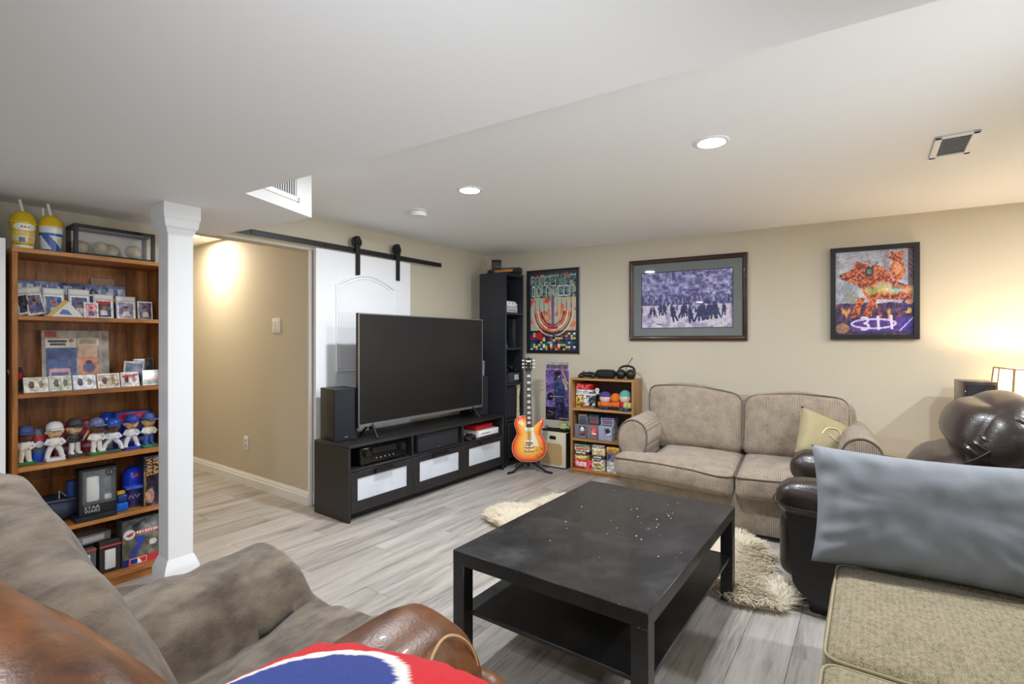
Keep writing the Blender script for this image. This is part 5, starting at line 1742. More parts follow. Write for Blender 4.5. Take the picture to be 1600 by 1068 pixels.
# fleece cushion, red white and blue
fp = thing('fleece_cushion', 'red, white and blue fleece cushion on the leather armchair', 'cushion', (-.345, .50, .775))
fp.rotation_euler = (Matrix.Rotation(AC, 3, 'Z') @ Matrix.Rotation(math.radians(-8), 3, 'Y') @ Matrix.Rotation(math.radians(-99), 3, 'X')).to_euler()
b = weld(pillow_mesh(.37, .36, .13, 64, 5, .006))
o = b.build('cover', None, fp, smooth=80)
pm = printed('printed_fleece', .95); 
_nt = pm.node_tree; _n = _nt.nodes.new('ShaderNodeTexNoise'); _n.inputs['Scale'].default_value = 220; _b = _nt.nodes.new('ShaderNodeBump'); _b.inputs['Strength'].default_value = .6; _b.inputs['Distance'].default_value = .006
_tc = _nt.nodes.new('ShaderNodeTexCoord'); _nt.links.new(_tc.outputs['Object'], _n.inputs['Vector']); _nt.links.new(_n.outputs['Fac'], _b.inputs['Height']); _nt.links.new(_b.outputs['Normal'], _nt.nodes['Principled BSDF'].inputs['Normal'])
o.data.materials.append(pm)
at = o.data.color_attributes.new('print', 'FLOAT_COLOR', 'POINT')
arr = np.ones((len(o.data.vertices), 4), np.float32)
for i, v in enumerate(o.data.vertices):
    x, z = v.co.x / .185, (v.co.z - .18) / .18
    q = math.hypot((x - .10) / .72, (z + .55) / 1.02)
    c_ = (206, 42, 50) if q > 1.10 else ((234, 230, 224) if q > .98 else (52, 68, 140))
    arr[i, :3] = lin(c_)
at.data.foreach_set('color', arr.ravel())

# ---- pine table by the wall with lamp, speaker and remote
pt = at_B('pine_table', 'low pine table against the wall behind the recliner', 'table', 3.50, -.44, 0)
MB().rbox(0, 1.12, 0, .42, .375, .402, .003, 2).build('tabletop', M['pine'], pt)
MB().rbox(.03, 1.09, .03, .39, .30, .376, .003, 1).build('apron', M['pine'], pt)
for x in (.02, 1.05):
    for y in (.02, .35):
        MB().rbox(x, x + .05, y, y + .05, 0, .376, .003, 1).build('leg', M['pine'], pt)
dk = at_B('dark_speaker', 'tall dark wood speaker showing above the recliner headrest', 'speaker', 3.965, -.36, .403, 0)
MB().rbox(0, .17, 0, .24, 0, .59, .004, 2).build('cabinet', M['mahog'], dk)
MB().rbox(.012, .158, -.01, .002, .02, .57, .004, 2).build('grille', M['grille'], dk)
lm = at_B('table_lamp', 'lit table lamp with cream panelled shade at the right edge', 'lamp', 4.30, -.33, .403, math.radians(6))
b = MB(); b.lathe([(.07, 0), (.07, .015), (.03, .03), (.02, .06), (.035, .12), (.04, .17), (.02, .24), (.012, .30), (.012, .34)], 20); b.build('base', M['mahog'], lm)
shade = mat('lit_cream_shade', (255, 236, 196), .8, emit=(255, 226, 164), estr=2.6)
hw0, hw1, zs0, zs1 = .165, .135, .30, .68
cs_ = ((-1, -1), (1, -1), (1, 1), (-1, 1))
for i in range(4):
    a_, c_ = cs_[i], cs_[(i + 1) % 4]
    b = MB()
    for t0 in (0, .004):
        pass
    k0, k1 = hw0, hw1
    b.loft([[(a_[0] * (k0 - d), a_[1] * (k0 - d), zs0) for d in (0, .003)] + [(c_[0] * (k0 - d), c_[1] * (k0 - d), zs0) for d in (.003, 0)],
            [(a_[0] * (k1 - d), a_[1] * (k1 - d), zs1) for d in (0, .003)] + [(c_[0] * (k1 - d), c_[1] * (k1 - d), zs1) for d in (.003, 0)]])
    b.build('shade_panel', shade, lm, smooth=0)
    brown = cmat((150, 112, 60))
    b = MB(); b.tube([(a_[0] * k0, a_[1] * k0, zs0), (a_[0] * k1, a_[1] * k1, zs1)], .006, 6)
    m0 = lambda k_, t_: (a_[0] * k_ * (1 - t_) + c_[0] * k_ * t_, a_[1] * k_ * (1 - t_) + c_[1] * k_ * t_)
    b.tube([(*m0(k0 + .002, .3), zs0), (*m0(k1 + .002, .3), zs1)], .004, 6)
    b.tube([(*m0(k1 + .001, 0), zs1), (*m0(k1 + .001, 1), zs1)], .005, 6); b.tube([(*m0(k0 + .001, 0), zs0), (*m0(k0 + .001, 1), zs0)], .005, 6)
    b.build('shade_strip', brown, lm)
b = MB(); b.sphere((0, 0, .47), .03); b.build('bulb', mat('lit_bulb', (255, 255, 255), .5, emit=(255, 220, 160), estr=20), lm)
ld = bpy.data.lights.new('lamp_light', 'POINT'); ld.energy = LAMP_W; ld.color = (1, .82, .58); ld.shadow_soft_size = .04
lo = bpy.data.objects.new('lamp_light', ld); COL.objects.link(lo); lo.parent = lm; lo.location = (0, 0, .60)
rm = at_B('remote_control', 'black remote controls on the pine table corner beside the loveseat', 'remote', 3.60, -.36, .403, .3)
b = MB(); b.soft(-.05, .05, -.025, .025, 0, .03, .012, (0, 0, .003), 8); b.build('body', M['black'], rm)
b = MB()
for i in range(4):
    b.cyl((-.03 + .02 * i, -.004, .03), (-.03 + .02 * i, -.004, .035), .006, n=8)
b.build('buttons', M['greyplastic'], rm)

# ================================================================== OAK BOOKCASE AND ITS COLLECTION
X0 = -3.885
ob = at_T('oak_bookcase', 'tall oak veneer bookcase full of sports collectibles', 'bookcase', X0, -.335, 0)
OW, OD, OH = .645, .325, 1.685
MB().rbox(0, .02, 0, OD, 0, OH - .02, .0015, 1).build('side_panel', M['oak'], ob)
MB().rbox(OW - .02, OW, 0, OD, 0, OH - .02, .0015, 1).build('side_panel', M['oak'], ob)
MB().rbox(0, OW, -.002, OD, OH - .02, OH, .0015, 1).build('top', M['oakx'], ob)
MB().box(.02, OW - .02, OD - .006, OD, .03, OH - .02).build('back_panel', M['oak'], ob)
SHZ = (1.375, 1.015, .677, .362, .062)
for z in SHZ:
    MB().rbox(.02, OW - .02, .002, OD - .006, z - .02, z, .0015, 1).build('shelf_board', M['oakx'], ob)
MB().rbox(.02, OW - .02, .012, .028, 0, .043, .001, 1).build('kick_board', M['oakx'], ob)

# white bookcase at the picture's left edge
wb = at_T('white_bookcase', 'white bookcase cut off by the left edge of the picture', 'bookcase', -4.50, -.335, 0)
MB().rbox(.57, .595, 0, .30, 0, 1.72, .002, 1).build('side_panel', M['white'], wb)
MB().rbox(0, .025, 0, .30, 0, 1.72, .002, 1).build('side_panel', M['white'], wb)
MB().rbox(.025, .57, 0, .30, 1.70, 1.72, .002, 1).build('top', M['white'], wb)
for z in (1.45, 1.115, .81, .45, .08):
    MB().rbox(.025, .57, .004, .295, z - .02, z, .002, 1).build('shelf_board', M['white'], wb)
MB().box(.025, .57, .29, .30, .03, 1.70).build('back_panel', M['white'], wb)
for i, (z, c_, h_, lb) in enumerate(((1.45, (196, 206, 204), .21, 'pale book on the upper shelf of the white bookcase'), (1.115, (40, 40, 44), .25, 'black book with orange band in the white bookcase'), (.81, (206, 212, 220), .24, 'white binder on the third shelf of the white bookcase'), (.45, (50, 52, 56), .26, 'dark box on the fourth shelf of the white bookcase'))):
    t = at_T('book', lb, 'book', -4.50 + .47, -.31, z, 0)
    MB().rbox(0, .095, .0, .18, 0, h_, .002, 1).build('cover', cmat(c_), t)
    MB().box(.01, .085, -.001, .001, h_ * .72, h_ * .9).build('spine_band', cmat(((150, 170, 170), (206, 92, 40), (150, 160, 190), (90, 90, 96))[i]), t)
gc = at_T('green_cup', 'green plastic cup with green straw at the left picture edge', 'cup', -3.945, -.15, 1.721)
b = MB(); b.lathe([(.032, 0), (.042, .13), (.044, .135)], 20); b.build('cup', cmat((34, 96, 56), .35), gc)
b = MB(); b.tube([(0, 0, .06), (-.016, 0, .235)], .005, 8); b.build('straw', cmat((30, 104, 60), .3), gc)
t = at_T('brown_cap', 'brown patterned cap on top of the white bookcase', 'cap', -4.06, -.20, 1.721)
b = MB(); b.soft(-.075, .075, -.07, .07, 0, .10, .05, (0, 0, .02), 8); b.build('crown', mat('brown_camouflage', (120, 90, 50), .8, col2=(50, 36, 28), vscale=18), t)
b = MB(); b.soft(-.06, .06, -.13, -.04, 0, .016, .008, (0, 0, 0), 6); b.build('brim', cmat((60, 44, 34)), t)


def slush(label, x, y, z, rows, lidc):
    t = at_T('slush_cup', label, 'cup', x, y, z)
    n = 72; hN = 40
    # tapered cup whose wrap is painted
    cv = Canvas(n, hN, (240, 240, 240)); rows(cv)
    r0, r1, H = .036, .047, .132
    vs, fs, cl = [], [], []
    for j in range(hN + 1):
        r = r0 + (r1 - r0) * j / hN
        for i in range(n):
            a = 2 * PI * i / n - PI
            vs.append((r * math.sin(a), -r * math.cos(a), H * j / hN))
    for j in range(hN):
        for i in range(n):
            fs.append((j * n + i, j * n + (i + 1) % n, (j + 1) * n + (i + 1) % n, (j + 1) * n + i)); cl.append(cv.a[hN - 1 - j, i])
    me = bpy.data.meshes.new('cup'); me.from_pydata(vs, [], fs); me.shade_smooth()
    at = me.color_attributes.new('print', 'FLOAT_COLOR', 'CORNER')
    c = np.clip(np.array(cl), 0, 1); c = np.where(c <= .04045, c / 12.92, ((c + .055) / 1.055) ** 2.4)
    at.data.foreach_set('color', np.repeat(np.concatenate([c, np.ones((len(c), 1))], 1), 4, 0).astype(np.float32).ravel())
    me.materials.append(M['printgloss']); o = bpy.data.objects.new('cup', me); COL.objects.link(o); o.parent = t
    b = MB(); b.lathe([(.0, .0), (.0355, .0005), (.0355, .002)], 20); b.build('cup_base', cmat(lidc), t)
    b = MB(); b.lathe([(.050, .130), (.050, .138), (.046, .142), (.044, .155), (.036, .174), (.022, .187), (.008, .191)], 26); b.build('dome_lid', cmat(lidc, .3), t)
    b = MB(); b.tube([(.004, 0, .17), (-.012, 0, .245)], .006, 8); b.build('straw', M['whiteplastic'], t)
    return t


def wrap_y(cv):
    cv.rect(0, 0, 1, 1, (228, 190, 40)).ell(.5, .15, .16, .13, (240, 240, 236)).rect(.45, .12, .47, .18, (70, 60, 60)).rect(.48, .12, .52, .18, (190, 70, 50)).rect(.53, .12, .56, .18, (150, 140, 120)).rect(0, .32, 1, .42, (232, 206, 110)).rect(0, .45, 1, .66, (240, 226, 150))
    cv.rect(.42, .52, .50, .70, (84, 110, 190)).rect(.54, .5, .62, .62, (214, 180, 150)).rect(0, .80, 1, .92, (246, 240, 214)).rect(.36, .75, .64, .78, (110, 86, 30))


def wrap_b(cv):
    cv.rect(0, 0, 1, 1, (222, 226, 236)).ell(.56, .16, .12, .09, (244, 244, 240)).rect(0, .24, 1, .34, (56, 96, 176))
    cv.poly([(.3, .3), (.42, .3), (.62, .75), (.70, .9), (.5, .9)], (52, 92, 178)); cv.rect(0, .86, 1, 1, (60, 84, 170)); cv.rect(.57, .42, .63, .62, (226, 206, 110))


s1 = slush('yellow domed slush cup with yellow wrap on the oak bookcase', X0 + .06, -.20, OH, wrap_y, (226, 190, 26))
s2 = slush('yellow domed slush cup with blue and white wrap on the oak bookcase', X0 + .160, -.20, OH, wrap_b, (226, 190, 26))
s2.location.z += .0005
t = s2
b = MB(); b.tube([(-.022, .02, .16), (-.026, .02, .225)], .005, 8); b.build('straw', M['whiteplastic'], s2)

# baseball display case
dc = at_T('display_case', 'black framed clear display case on the oak bookcase', 'display case', X0 + .228, -.285, OH, math.radians(0))
CW, CD, CH = .345, .14, .158
b = MB(); b.rbox(0, CW, 0, CD, 0, .016, .002, 1); b.build('base', M['black'], dc)
e_ = .017
for x in (0, CW - e_):
    for y in (0, CD - e_):
        MB().rbox(x, x + e_, y, y + e_, .016, CH - e_, .001, 1).build('upright', M['black'], dc)
for y in (0, CD - e_):
    MB().rbox(0, CW, y, y + e_, CH - e_, CH, .001, 1).build('top_rail', M['black'], dc)
for x in (0, CW - e_):
    MB().rbox(x, x + e_, e_, CD - e_, CH - e_, CH, .001, 1).build('top_rail', M['black'], dc)
MB().box(e_, CW - e_, .005, .0065, .016, CH - e_).build('front_pane', M['clear'], dc)
MB().box(e_, CW - e_, CD - .006, CD - .0045, .016, CH - e_).build('back_pane', cmat((206, 202, 194), .3), dc)
MB().box(e_, CW - e_, e_, CD - e_, CH - .006, CH - .0045).build('top_pane', M['clear'], dc)
ballm = mat('worn_baseball_leather', (214, 200, 170), .6, col2=(168, 146, 112), vscale=24)
for i, (x, y, lb) in enumerate(((.045, .09, 'leftmost scuffed baseball in the display case'), (.125, .065, 'large scuffed baseball second from left in the display case'), (.175, .095, 'scuffed baseball third from left in the display case'), (.265, .06, 'rightmost baseball standing alone in the display case'))):
    p = fr(*TW(X0 + .228, -.285), TA)(x, y)
    t = thing('baseball', lb, 'baseball', (p[0], p[1], OH + .0165), TA + i * 1.3, 'baseballs in the display case')
    b = MB(); b.sphere((0, 0, .0365), .0365, nu=20, nv=14); b.build('ball', ballm, t)
    for s_ in (-1, 1):
        b = MB(); b.tube([(s_ * (.0245 + .008 * math.cos(2 * a)) , -.0365 * math.cos(a) * .82, .0365 + .0365 * math.sin(a) * .86) for a in np.linspace(-1.2, 1.2, 12)], .0012, 5); b.build('stitching', cmat((120, 60, 50)), t)


# ---- cards in clear holders
def paint_card(c, seed, bg, top=None, fig=True):
    cv = Canvas(26, 34, (236, 234, 230)); cv.rs = np.random.RandomState(seed)
    cv.rect(.08, .06, .92, .94, bg); cv.grain(.35, 4, 5, 2)
    if fig:
        cv.ell(.5, .42, .13, .11, (176, 130, 100)).poly([(.28, .85), (.34, .56), (.66, .56), (.74, .85)], (226, 226, 228) if seed % 2 else (70, 86, 140)).ell(.5, .33, .15, .06, (40, 50, 96) if seed % 3 else (170, 40, 44))
        cv.grain(.2, 7, 8, 2)
    if top:
        cv.rect(.08, .06, .92, .2, top)
    return cv


def card(label, x, y, z, w, h, cv, rot=0.0, lean=-.12, slab=True, roll=0.0, group=None):
    t = at_T('trading_card', label, 'card', x, y, z, 0, group)
    t.rotation_euler = (Matrix.Rotation(TA + rot, 3, 'Z') @ Matrix.Rotation(roll, 3, 'Y') @ Matrix.Rotation(lean, 3, 'X')).to_euler()
    MB().rbox(0, w, .0008, .006, 0, h, .001, 1).build('holder', cmat((196, 200, 198), .2), t)
    m_ = .006
    if slab:
        cv.build('card_face', w - 2 * m_, (h - 2 * m_) * .78, t, M['printgloss'], m_, 0, m_)
        b = MB(); b.box(m_, w - m_, 0, .001, h * .82, h - m_); b.build('grade_label', cmat((226, 222, 216)), t, smooth=0)
    else:
        cv.build('card_face', w - .004, h - .004, t, M['printgloss'], .002, 0, .002)
    return t


g1 = 'cards on the upper bookcase shelf'
z1 = SHZ[0]
pn = at_T('pennant', 'long blue lettered pennant board leaning at the back of the upper shelf', 'pennant', -3.835, -.075, z1, 0, None, -.10)
MB().rbox(0, .455, 0, .006, 0, .19, .001, 1).build('board', cmat((120, 130, 160)), pn)
cv = Canvas(90, 36, (110, 124, 166)); cv.grain(.3, 12, 4, 3)
cv.put((cv.Y > .08) & (cv.Y < .32) & (cv.field(34, 3, 2) > -.02), (214, 216, 226), .9); cv.rect(.06, .36, .94, .50, (206, 150, 100)); cv.rect(0, .50, 1, 1, (84, 96, 140)); cv.grain(.35, 16, 6, 2); cv.rect(0, 0, .012, 1, (200, 206, 90))
cv.build('print', .451, .186, pn, M['print'], .002, -.0006, .002)
card('dark card in clear holder leaning furthest left on the upper shelf', -3.852, -.28, z1, .075, .125, paint_card(None, 1, (52, 54, 70), fig=False), rot=.75, lean=-.05, roll=-.22, group=g1)
card('card with purple figure in a tilted holder on the upper shelf', -3.815, -.25, z1, .085, .135, paint_card(None, 2, (120, 104, 130)), rot=.45, lean=-.1, roll=-.2, group=g1)
card('graded card with blue and white player behind the small pennant', -3.752, -.19, z1, .082, .148, paint_card(None, 3, (110, 130, 170)), group=g1)
card('graded card with purple background and batter on the upper shelf', -3.652, -.18, z1, .086, .152, paint_card(None, 5, (110, 110, 150)), group=g1)
card('pink bordered card standing before the graded batter card', -3.61, -.25, z1, .06, .082, paint_card(None, 6, (214, 150, 150)), slab=False, group=g1)
card('graded card with red banner over a catcher on the upper shelf', -3.555, -.19, z1, .086, .132, paint_card(None, 9, (70, 74, 84), (188, 44, 44)), group=g1)
card('narrow blue card edge between two graded cards on the upper shelf', -3.572, -.17, z1, .03, .13, paint_card(None, 7, (60, 84, 150), fig=False), slab=False, group=g1)
card('graded card with violet background second from the right on the upper shelf', -3.458, -.19, z1, .088, .128, paint_card(None, 11, (140, 126, 160)), group=g1)
card('dark purple and grey card furthest right on the upper shelf', -3.362, -.19, z1, .072, .106, paint_card(None, 13, (112, 90, 126)), slab=False, group=g1)
card('clear empty card sleeve raised behind the cards on the upper shelf', -3.53, -.05, z1 + .0, .10, .225, Canvas(4, 4, (150, 112, 84)), slab=False, lean=-.02, group=g1)
pk = at_T('small_pennant', 'small cream and white triangular pennant leaning on the upper shelf', 'pennant', -3.76, -.27, z1, 0, None, -.15)
b = MB(); b.prism([(0, 0), (.145, 0), (.085, .082), (.07, .085)], 0, .004, 'y'); b.build('felt', cmat((232, 226, 214)), pk)
b = MB(); b.prism([(0, 0), (.022, 0), (.082, .07), (.088, .08), (.07, .085)], -.001, 0, 'y'); b.build('edge_band', cmat((214, 176, 104)), pk)
b = MB(); b.prism([(.05, .015), (.10, .012), (.085, .035), (.065, .04)], -.001, 0, 'y'); b.build('emblem', cmat((96, 120, 190)), pk)

# second shelf
z2 = SHZ[1]
mg = at_T('sleeved_magazine', 'sports magazines in a clear sleeve standing on the second shelf', 'magazine', -3.735, -.09, z2, 0, None, -.08)
MB().box(0, .275, .001, .004, 0, .30).build('sleeve', cmat((176, 156, 140), .2), mg)
cv = Canvas(70, 76, (178, 168, 158))
cv.rect(.05, .02, .22, .12, (190, 36, 44)).rect(.06, .14, .50, .30, (232, 226, 208)).rect(.06, .30, .50, 1, (70, 96, 156)); cv.grain(.16, 6, 6, 3)
cv.rect(.09, .17, .36, .21, (36, 38, 52)).rect(.12, .23, .34, .26, (60, 60, 74)).ell(.42, .18, .04, .03, (170, 140, 90))
cv.rect(.10, .66, .40, 1, (214, 170, 180)).rect(.13, .72, .37, 1, (120, 90, 150)).ell(.44, .62, .05, .14, (70, 84, 120))
cv.rect(.52, .13, .84, .28, (236, 226, 190)).rect(.54, .16, .80, .24, (196, 180, 150)).rect(.53, .28, .82, .48, (244, 206, 184)).rect(.53, .48, .83, 1, (238, 160, 124)); cv.ell(.68, .66, .10, .09, (110, 110, 160)).ell(.68, .56, .05, .03, (60, 56, 84)).ell(.66, .86, .09, .06, (200, 130, 110))
cv.rect(.85, 0, .88, 1, (200, 196, 192), .6); cv.grain(.12, 16, 16, 2)
cv.build('print', .275, .30, mg, M['printgloss'])
g2 = 'cards on the second bookcase shelf'


def wide(seed, bg):
    cv = Canvas(24, 16, (238, 236, 230)); cv.rs = np.random.RandomState(seed); cv.rect(.04, .06, .96, .94, bg).grain(.3, 5, 4, 2)
    cv.ell(.3, .5, .12, .26, (96, 80, 84)).ell(.72, .5, .10, .24, (120, 100, 90), al=.7).grain(.25, 9, 7, 2); return cv


card('dark slab with red spot leaning at the left end of the second shelf', -3.858, -.27, z2, .07, .115, Canvas(8, 12, (60, 60, 64)).ell(.6, .35, .25, .15, (190, 40, 44)), rot=.7, roll=-.25, slab=False, group=g2)
card('cream landscape card with dark portrait, first of the second shelf row', -3.838, -.29, z2 + .001, .088, .075, wide(1, (220, 214, 196)), slab=False, lean=-.3, group=g2)
card('green tinged landscape card, second of the second shelf row', -3.748, -.285, z2 + .001, .085, .078, wide(2, (206, 212, 190)), slab=False, lean=-.3, group=g2)
card('white landscape card with number, third of the second shelf row', -3.658, -.28, z2 + .001, .092, .076, wide(3, (232, 234, 238)), slab=False, lean=-.3, group=g2)
card('tan landscape card with two round portraits on the second shelf', -3.560, -.275, z2 + .001, .095, .078, wide(4, (206, 186, 160)), slab=False, lean=-.3, group=g2)
card('white card with red streaks, fifth of the second shelf row', -3.460, -.27, z2 + .001, .082, .08, wide(5, (232, 216, 214)).line([(.1, .3), (.9, .2)], .05, (196, 60, 60)), slab=False, lean=-.3, group=g2)
card('blue oval topped card leaning behind the row at the right', -3.436, -.2, z2, .095, .14, paint_card(None, 21, (96, 110, 150), fig=False), slab=False, lean=-.2, roll=.12, group=g2)
card('dark slab standing at the right end of the second shelf', -3.372, -.17, z2, .095, .145, Canvas(10, 14, (44, 48, 52)).rect(.2, .1, .8, .3, (90, 96, 100)), slab=False, group=g2)
card('landscape slab with red lettering at the right end of the second shelf', -3.362, -.26, z2, .085, .085, wide(8, (120, 130, 126)).rect(.1, .4, .9, .6, (200, 40, 50)), slab=False, lean=-.15, group=g2)
ct = at_T('card_stand', 'long clear display strip holding the landscape cards', 'card stand', -3.84, -.31, z2)
MB().rbox(0, .47, 0, .012, 0, .006, .001, 1).build('strip', M['clear'], ct)
b = MB()
for i in range(10):
    b.box(.02 + .047 * i, .024 + .047 * i, -.001, .006, .006, .016)
b.build('pegs', M['clear'], ct, smooth=0)


# ---- bobbleheads
def bobble(label, x, y, H, skin, cap, shirt, pants, basec, stance=0, rot=0.0, helmet=False, bat=False):
    t = at_T('bobblehead', label, 'figurine', x, y, SHZ[2], rot, 'bobbleheads on the third shelf')
    s_ = H / .19
    b = MB(); b.rbox(-.036 * s_, .036 * s_, -.028 * s_, .028 * s_, 0, .014 * s_, .003, 1); b.build('base', cmat(basec), t)
    b = MB()
    sp = .012 + .010 * stance
    for q in (-1, 1):
        b.tube([(q * sp * s_ * 1.3, 0, .014 * s_), (q * sp * s_, -.002, .045 * s_), (q * .010 * s_, 0, .072 * s_)], lambda u: (.010 + .003 * u) * s_, 8)
        b.soft(q * sp * 1.3 * s_ - .009 * s_, q * sp * 1.3 * s_ + .009 * s_, -.022 * s_, .01 * s_, .012 * s_, .024 * s_, .005 * s_, (0, 0, 0), 4)
    b.build('trousers', cmat(pants), t)
    b = MB(); b.soft(-.024 * s_, .024 * s_, -.015 * s_, .015 * s_, .066 * s_, .112 * s_, .013 * s_, (.002, .002, 0), 6); b.build('jersey', cmat(shirt), t)
    for q in (-1, 1):
        b = MB(); b.tube([(q * .022 * s_, 0, .104 * s_), (q * .036 * s_, -.008 * s_, .085 * s_), (q * .018 * s_, -.026 * s_, .08 * s_)], lambda u: (.008 - .002 * u) * s_, 8); b.sphere((q * .016 * s_, -.028 * s_, .08 * s_), .0075 * s_, nu=8, nv=6); b.build('arm', cmat(shirt), t)
    b = MB(); b.sphere((0, -.002, .140 * s_), .030 * s_, .030 * s_, .033 * s_, 18, 12); b.sphere((0, -.032 * s_, .137 * s_), .006 * s_, .006 * s_, .007 * s_, 8, 6)
    for q in (-1, 1):
        b.sphere((q * .030 * s_, 0, .138 * s_), .006 * s_, .006 * s_, .009 * s_, 8, 6)
    hd = b.build('head', cmat(skin, .4), t)
    b = MB()
    for q in (-1, 1):
        b.sphere((q * .011 * s_, -.029 * s_, .146 * s_), .0035 * s_, nu=8, nv=6)
    b.tube([(-.010 * s_, -.0285 * s_, .122 * s_), (0, -.0315 * s_, .120 * s_), (.010 * s_, -.0285 * s_, .122 * s_)], .0016 * s_, 5); b.build('face_features', cmat((40, 26, 22)), hd)
    b = MB(); b.lathe([(.0325 * s_, .148 * s_), (.0335 * s_, .158 * s_), (.030 * s_, .174 * s_), (.020 * s_, .186 * s_), (.004 * s_, .190 * s_)], 18); b.build('cap_crown', cmat(cap, .3 if helmet else .6), t)
    b = MB(); b.soft(-.026 * s_, .026 * s_, -.058 * s_, -.02 * s_, .150 * s_, .157 * s_, .0035 * s_, (0, 0, .002), 6); b.build('cap_brim', cmat(cap, .3 if helmet else .6), t)
    if bat:
        b = MB(); b.tube([(.018 * s_, -.03 * s_, .075 * s_), (.05 * s_, -.02 * s_, .02 * s_ + .1 * s_)], lambda u: (.003 + .004 * u) * s_, 8); b.build('bat', cmat((206, 180, 130)), t)
    return t


dkc, ltc = (104, 66, 48), (226, 186, 140)
bobble('bobblehead with blue cap and white shirt, leftmost on the third shelf', -3.828, -.25, .185, dkc, (66, 84, 140), (232, 226, 218), (230, 222, 206), (40, 120, 60))
bobble('bobblehead in white cap and white uniform on a white base', -3.722, -.25, .190, ltc, (226, 226, 226), (230, 230, 226), (232, 230, 226), (232, 232, 232), 1)
bobble('bobblehead in black cap and black jersey with bat', -3.640, -.22, .193, ltc, (54, 56, 64), (58, 60, 62), (224, 224, 222), (60, 66, 66), 0, .2, False, True)
bobble('bobblehead in grey-blue helmet and white jersey on a green base', -3.560, -.25, .188, dkc, (104, 116, 156), (234, 228, 224), (232, 226, 220), (40, 120, 66), 0, .1, True)
bobble('bobblehead in blue helmet striding in white uniform', -3.492, -.25, .176, dkc, (44, 84, 176), (226, 228, 234), (228, 230, 236), (60, 90, 100), 2, -.2, True)
bobble('bobblehead in royal blue cap before a blue box', -3.408, -.24, .186, (222, 170, 130), (36, 66, 160), (222, 222, 226), (228, 228, 226), (40, 60, 170), 1)
bobble('bobblehead in blue cap, rightmost on the third shelf', -3.332, -.25, .190, (206, 160, 104), (66, 90, 150), (226, 222, 210), (60, 90, 160), (40, 124, 80), 0, .15)
t = at_T('mini_helmet', 'small blue batting helmet standing behind the bobbleheads', 'helmet', -3.475, -.11, SHZ[2] + .122)
b = MB(); b.rbox(-.03, .03, -.03, .03, -.122, 0, .003, 1); b.build('stand', cmat((200, 200, 204)), t)
b = MB(); b.lathe([(.044, 0), (.046, .02), (.040, .05), (.026, .068), (.004, .074)], 20); b.build('shell', cmat((34, 70, 180), .2), t)
b = MB(); b.soft(-.036, .036, -.08, -.03, .004, .014, .005, (0, 0, .003), 6); b.build('brim', cmat((34, 70, 180), .2), t)
for i, (lb, x, w, h, bg, c1) in enumerate((('red and grey figurine box behind the black capped bobblehead', -3.702, .085, .16, (150, 84, 96), (190, 40, 54)), ('red figurine box behind the helmeted bobblehead', -3.604, .075, .165, (170, 60, 70), (220, 120, 130)), ('blue figurine box behind the royal blue bobblehead', -3.462, .16, .195, (44, 74, 170), (190, 50, 60)))):
    t = at_T('figurine_box', lb, 'box', x, -.15 if i != 2 else -.17, SHZ[2])
    if i == 2:
        t.location = (*TW(x, -.19), SHZ[2])
    MB().rbox(0, w, 0, .06, 0, h, .002, 1).build('carton', cmat(bg), t)
    cv = Canvas(20, 30, bg); cv.rs = np.random.RandomState(60 + i); cv.rect(.1, .05, .9, .22, c1).grain(.4, 4, 6, 2).rect(.15, .72, .85, .85, (226, 226, 230), .6)
    cv.build('print', w, h, t, M['printgloss'], 0, -.0007, 0)
t = at_T('blue_capsule', 'clear capsule with blue base and red band beside the white bobblehead', 'capsule', -3.775, -.20, SHZ[2])
b = MB(); b.lathe([(.036, 0), (.038, .03), (.036, .045)], 18); b.build('base', cmat((30, 74, 176), .3), t)
b = MB(); b.lathe([(.035, .045), (.036, .13), (.028, .155), (.0, .158)], 18); b.build('dome', cmat((92, 100, 116), .15), t)
b = MB(); b.lathe([(.0365, .105), (.0365, .125)], 18); b.build('band', cmat((200, 44, 48)), t)
b = MB(); b.cyl((0, -.0365, .085), (0, -.0385, .085), .016, n=16); b.build('round_emblem', cmat((214, 206, 214)), t)

# ---- fourth shelf
z4 = SHZ[3]
bg_ = at_T('navy_bag', 'slumped navy fabric bag at the left of the fourth shelf', 'bag', -3.715, -.16, z4)
b = MB(); b.soft(-.13, .10, -.07, .08, 0, .125, .045, (.01, .01, -.015), 12, .014, 9, 2); b.build('body', mat('navy_nylon', (42, 50, 72), .6, var=.15, vscale=8), bg_)
b = MB(); b.tube([(-.12, -.075, .10), (-.03, -.082, .112), (.09, -.075, .105)], .004, 6); b.build('zip', cmat((84, 92, 112)), bg_)
bd = at_T('black_tray', 'flat black tray under the window figure carton', 'tray', -3.66, -.325, z4)
MB().rbox(0, .165, 0, .12, 0, .024, .002, 1).build('tray', cmat((26, 30, 40)), bd)
fb_ = at_T('figure_carton', 'black window carton standing on the fourth shelf', 'box', -3.64, -.30, z4 + .0245, 0)
FW, FH, FD = .152, .228, .07
b = MB(); b.box(0, FW, .008, FD, 0, .012); b.box(0, FW, .008, FD, FH - .008, FH); b.box(0, .012, .0, FD, 0, FH); b.box(FW - .006, FW, .0, FD, 0, FH); b.box(0, FW, FD - .004, FD, 0, FH)
b.build('carton', cmat((28, 30, 34)), fb_, smooth=0)
b = MB(); b.box(.012, FW - .006, -.001, .004, 0, .048); b.build('front_panel', cmat((24, 25, 28)), fb_, smooth=0)
b = MB(); b.box(.012, FW - .006, -.001, .004, FH - .01, FH); b.build('front_edge', cmat((24, 25, 28)), fb_, smooth=0)
cv = Canvas(26, 34, (122, 124, 128)); cv.grain(.2, 5, 6, 3).rect(.64, 0, .70, 1, (110, 140, 190)); cv.build('inner_card', FW - .018, FH - .058, fb_, M['print'], .012, FD - .006, .048)
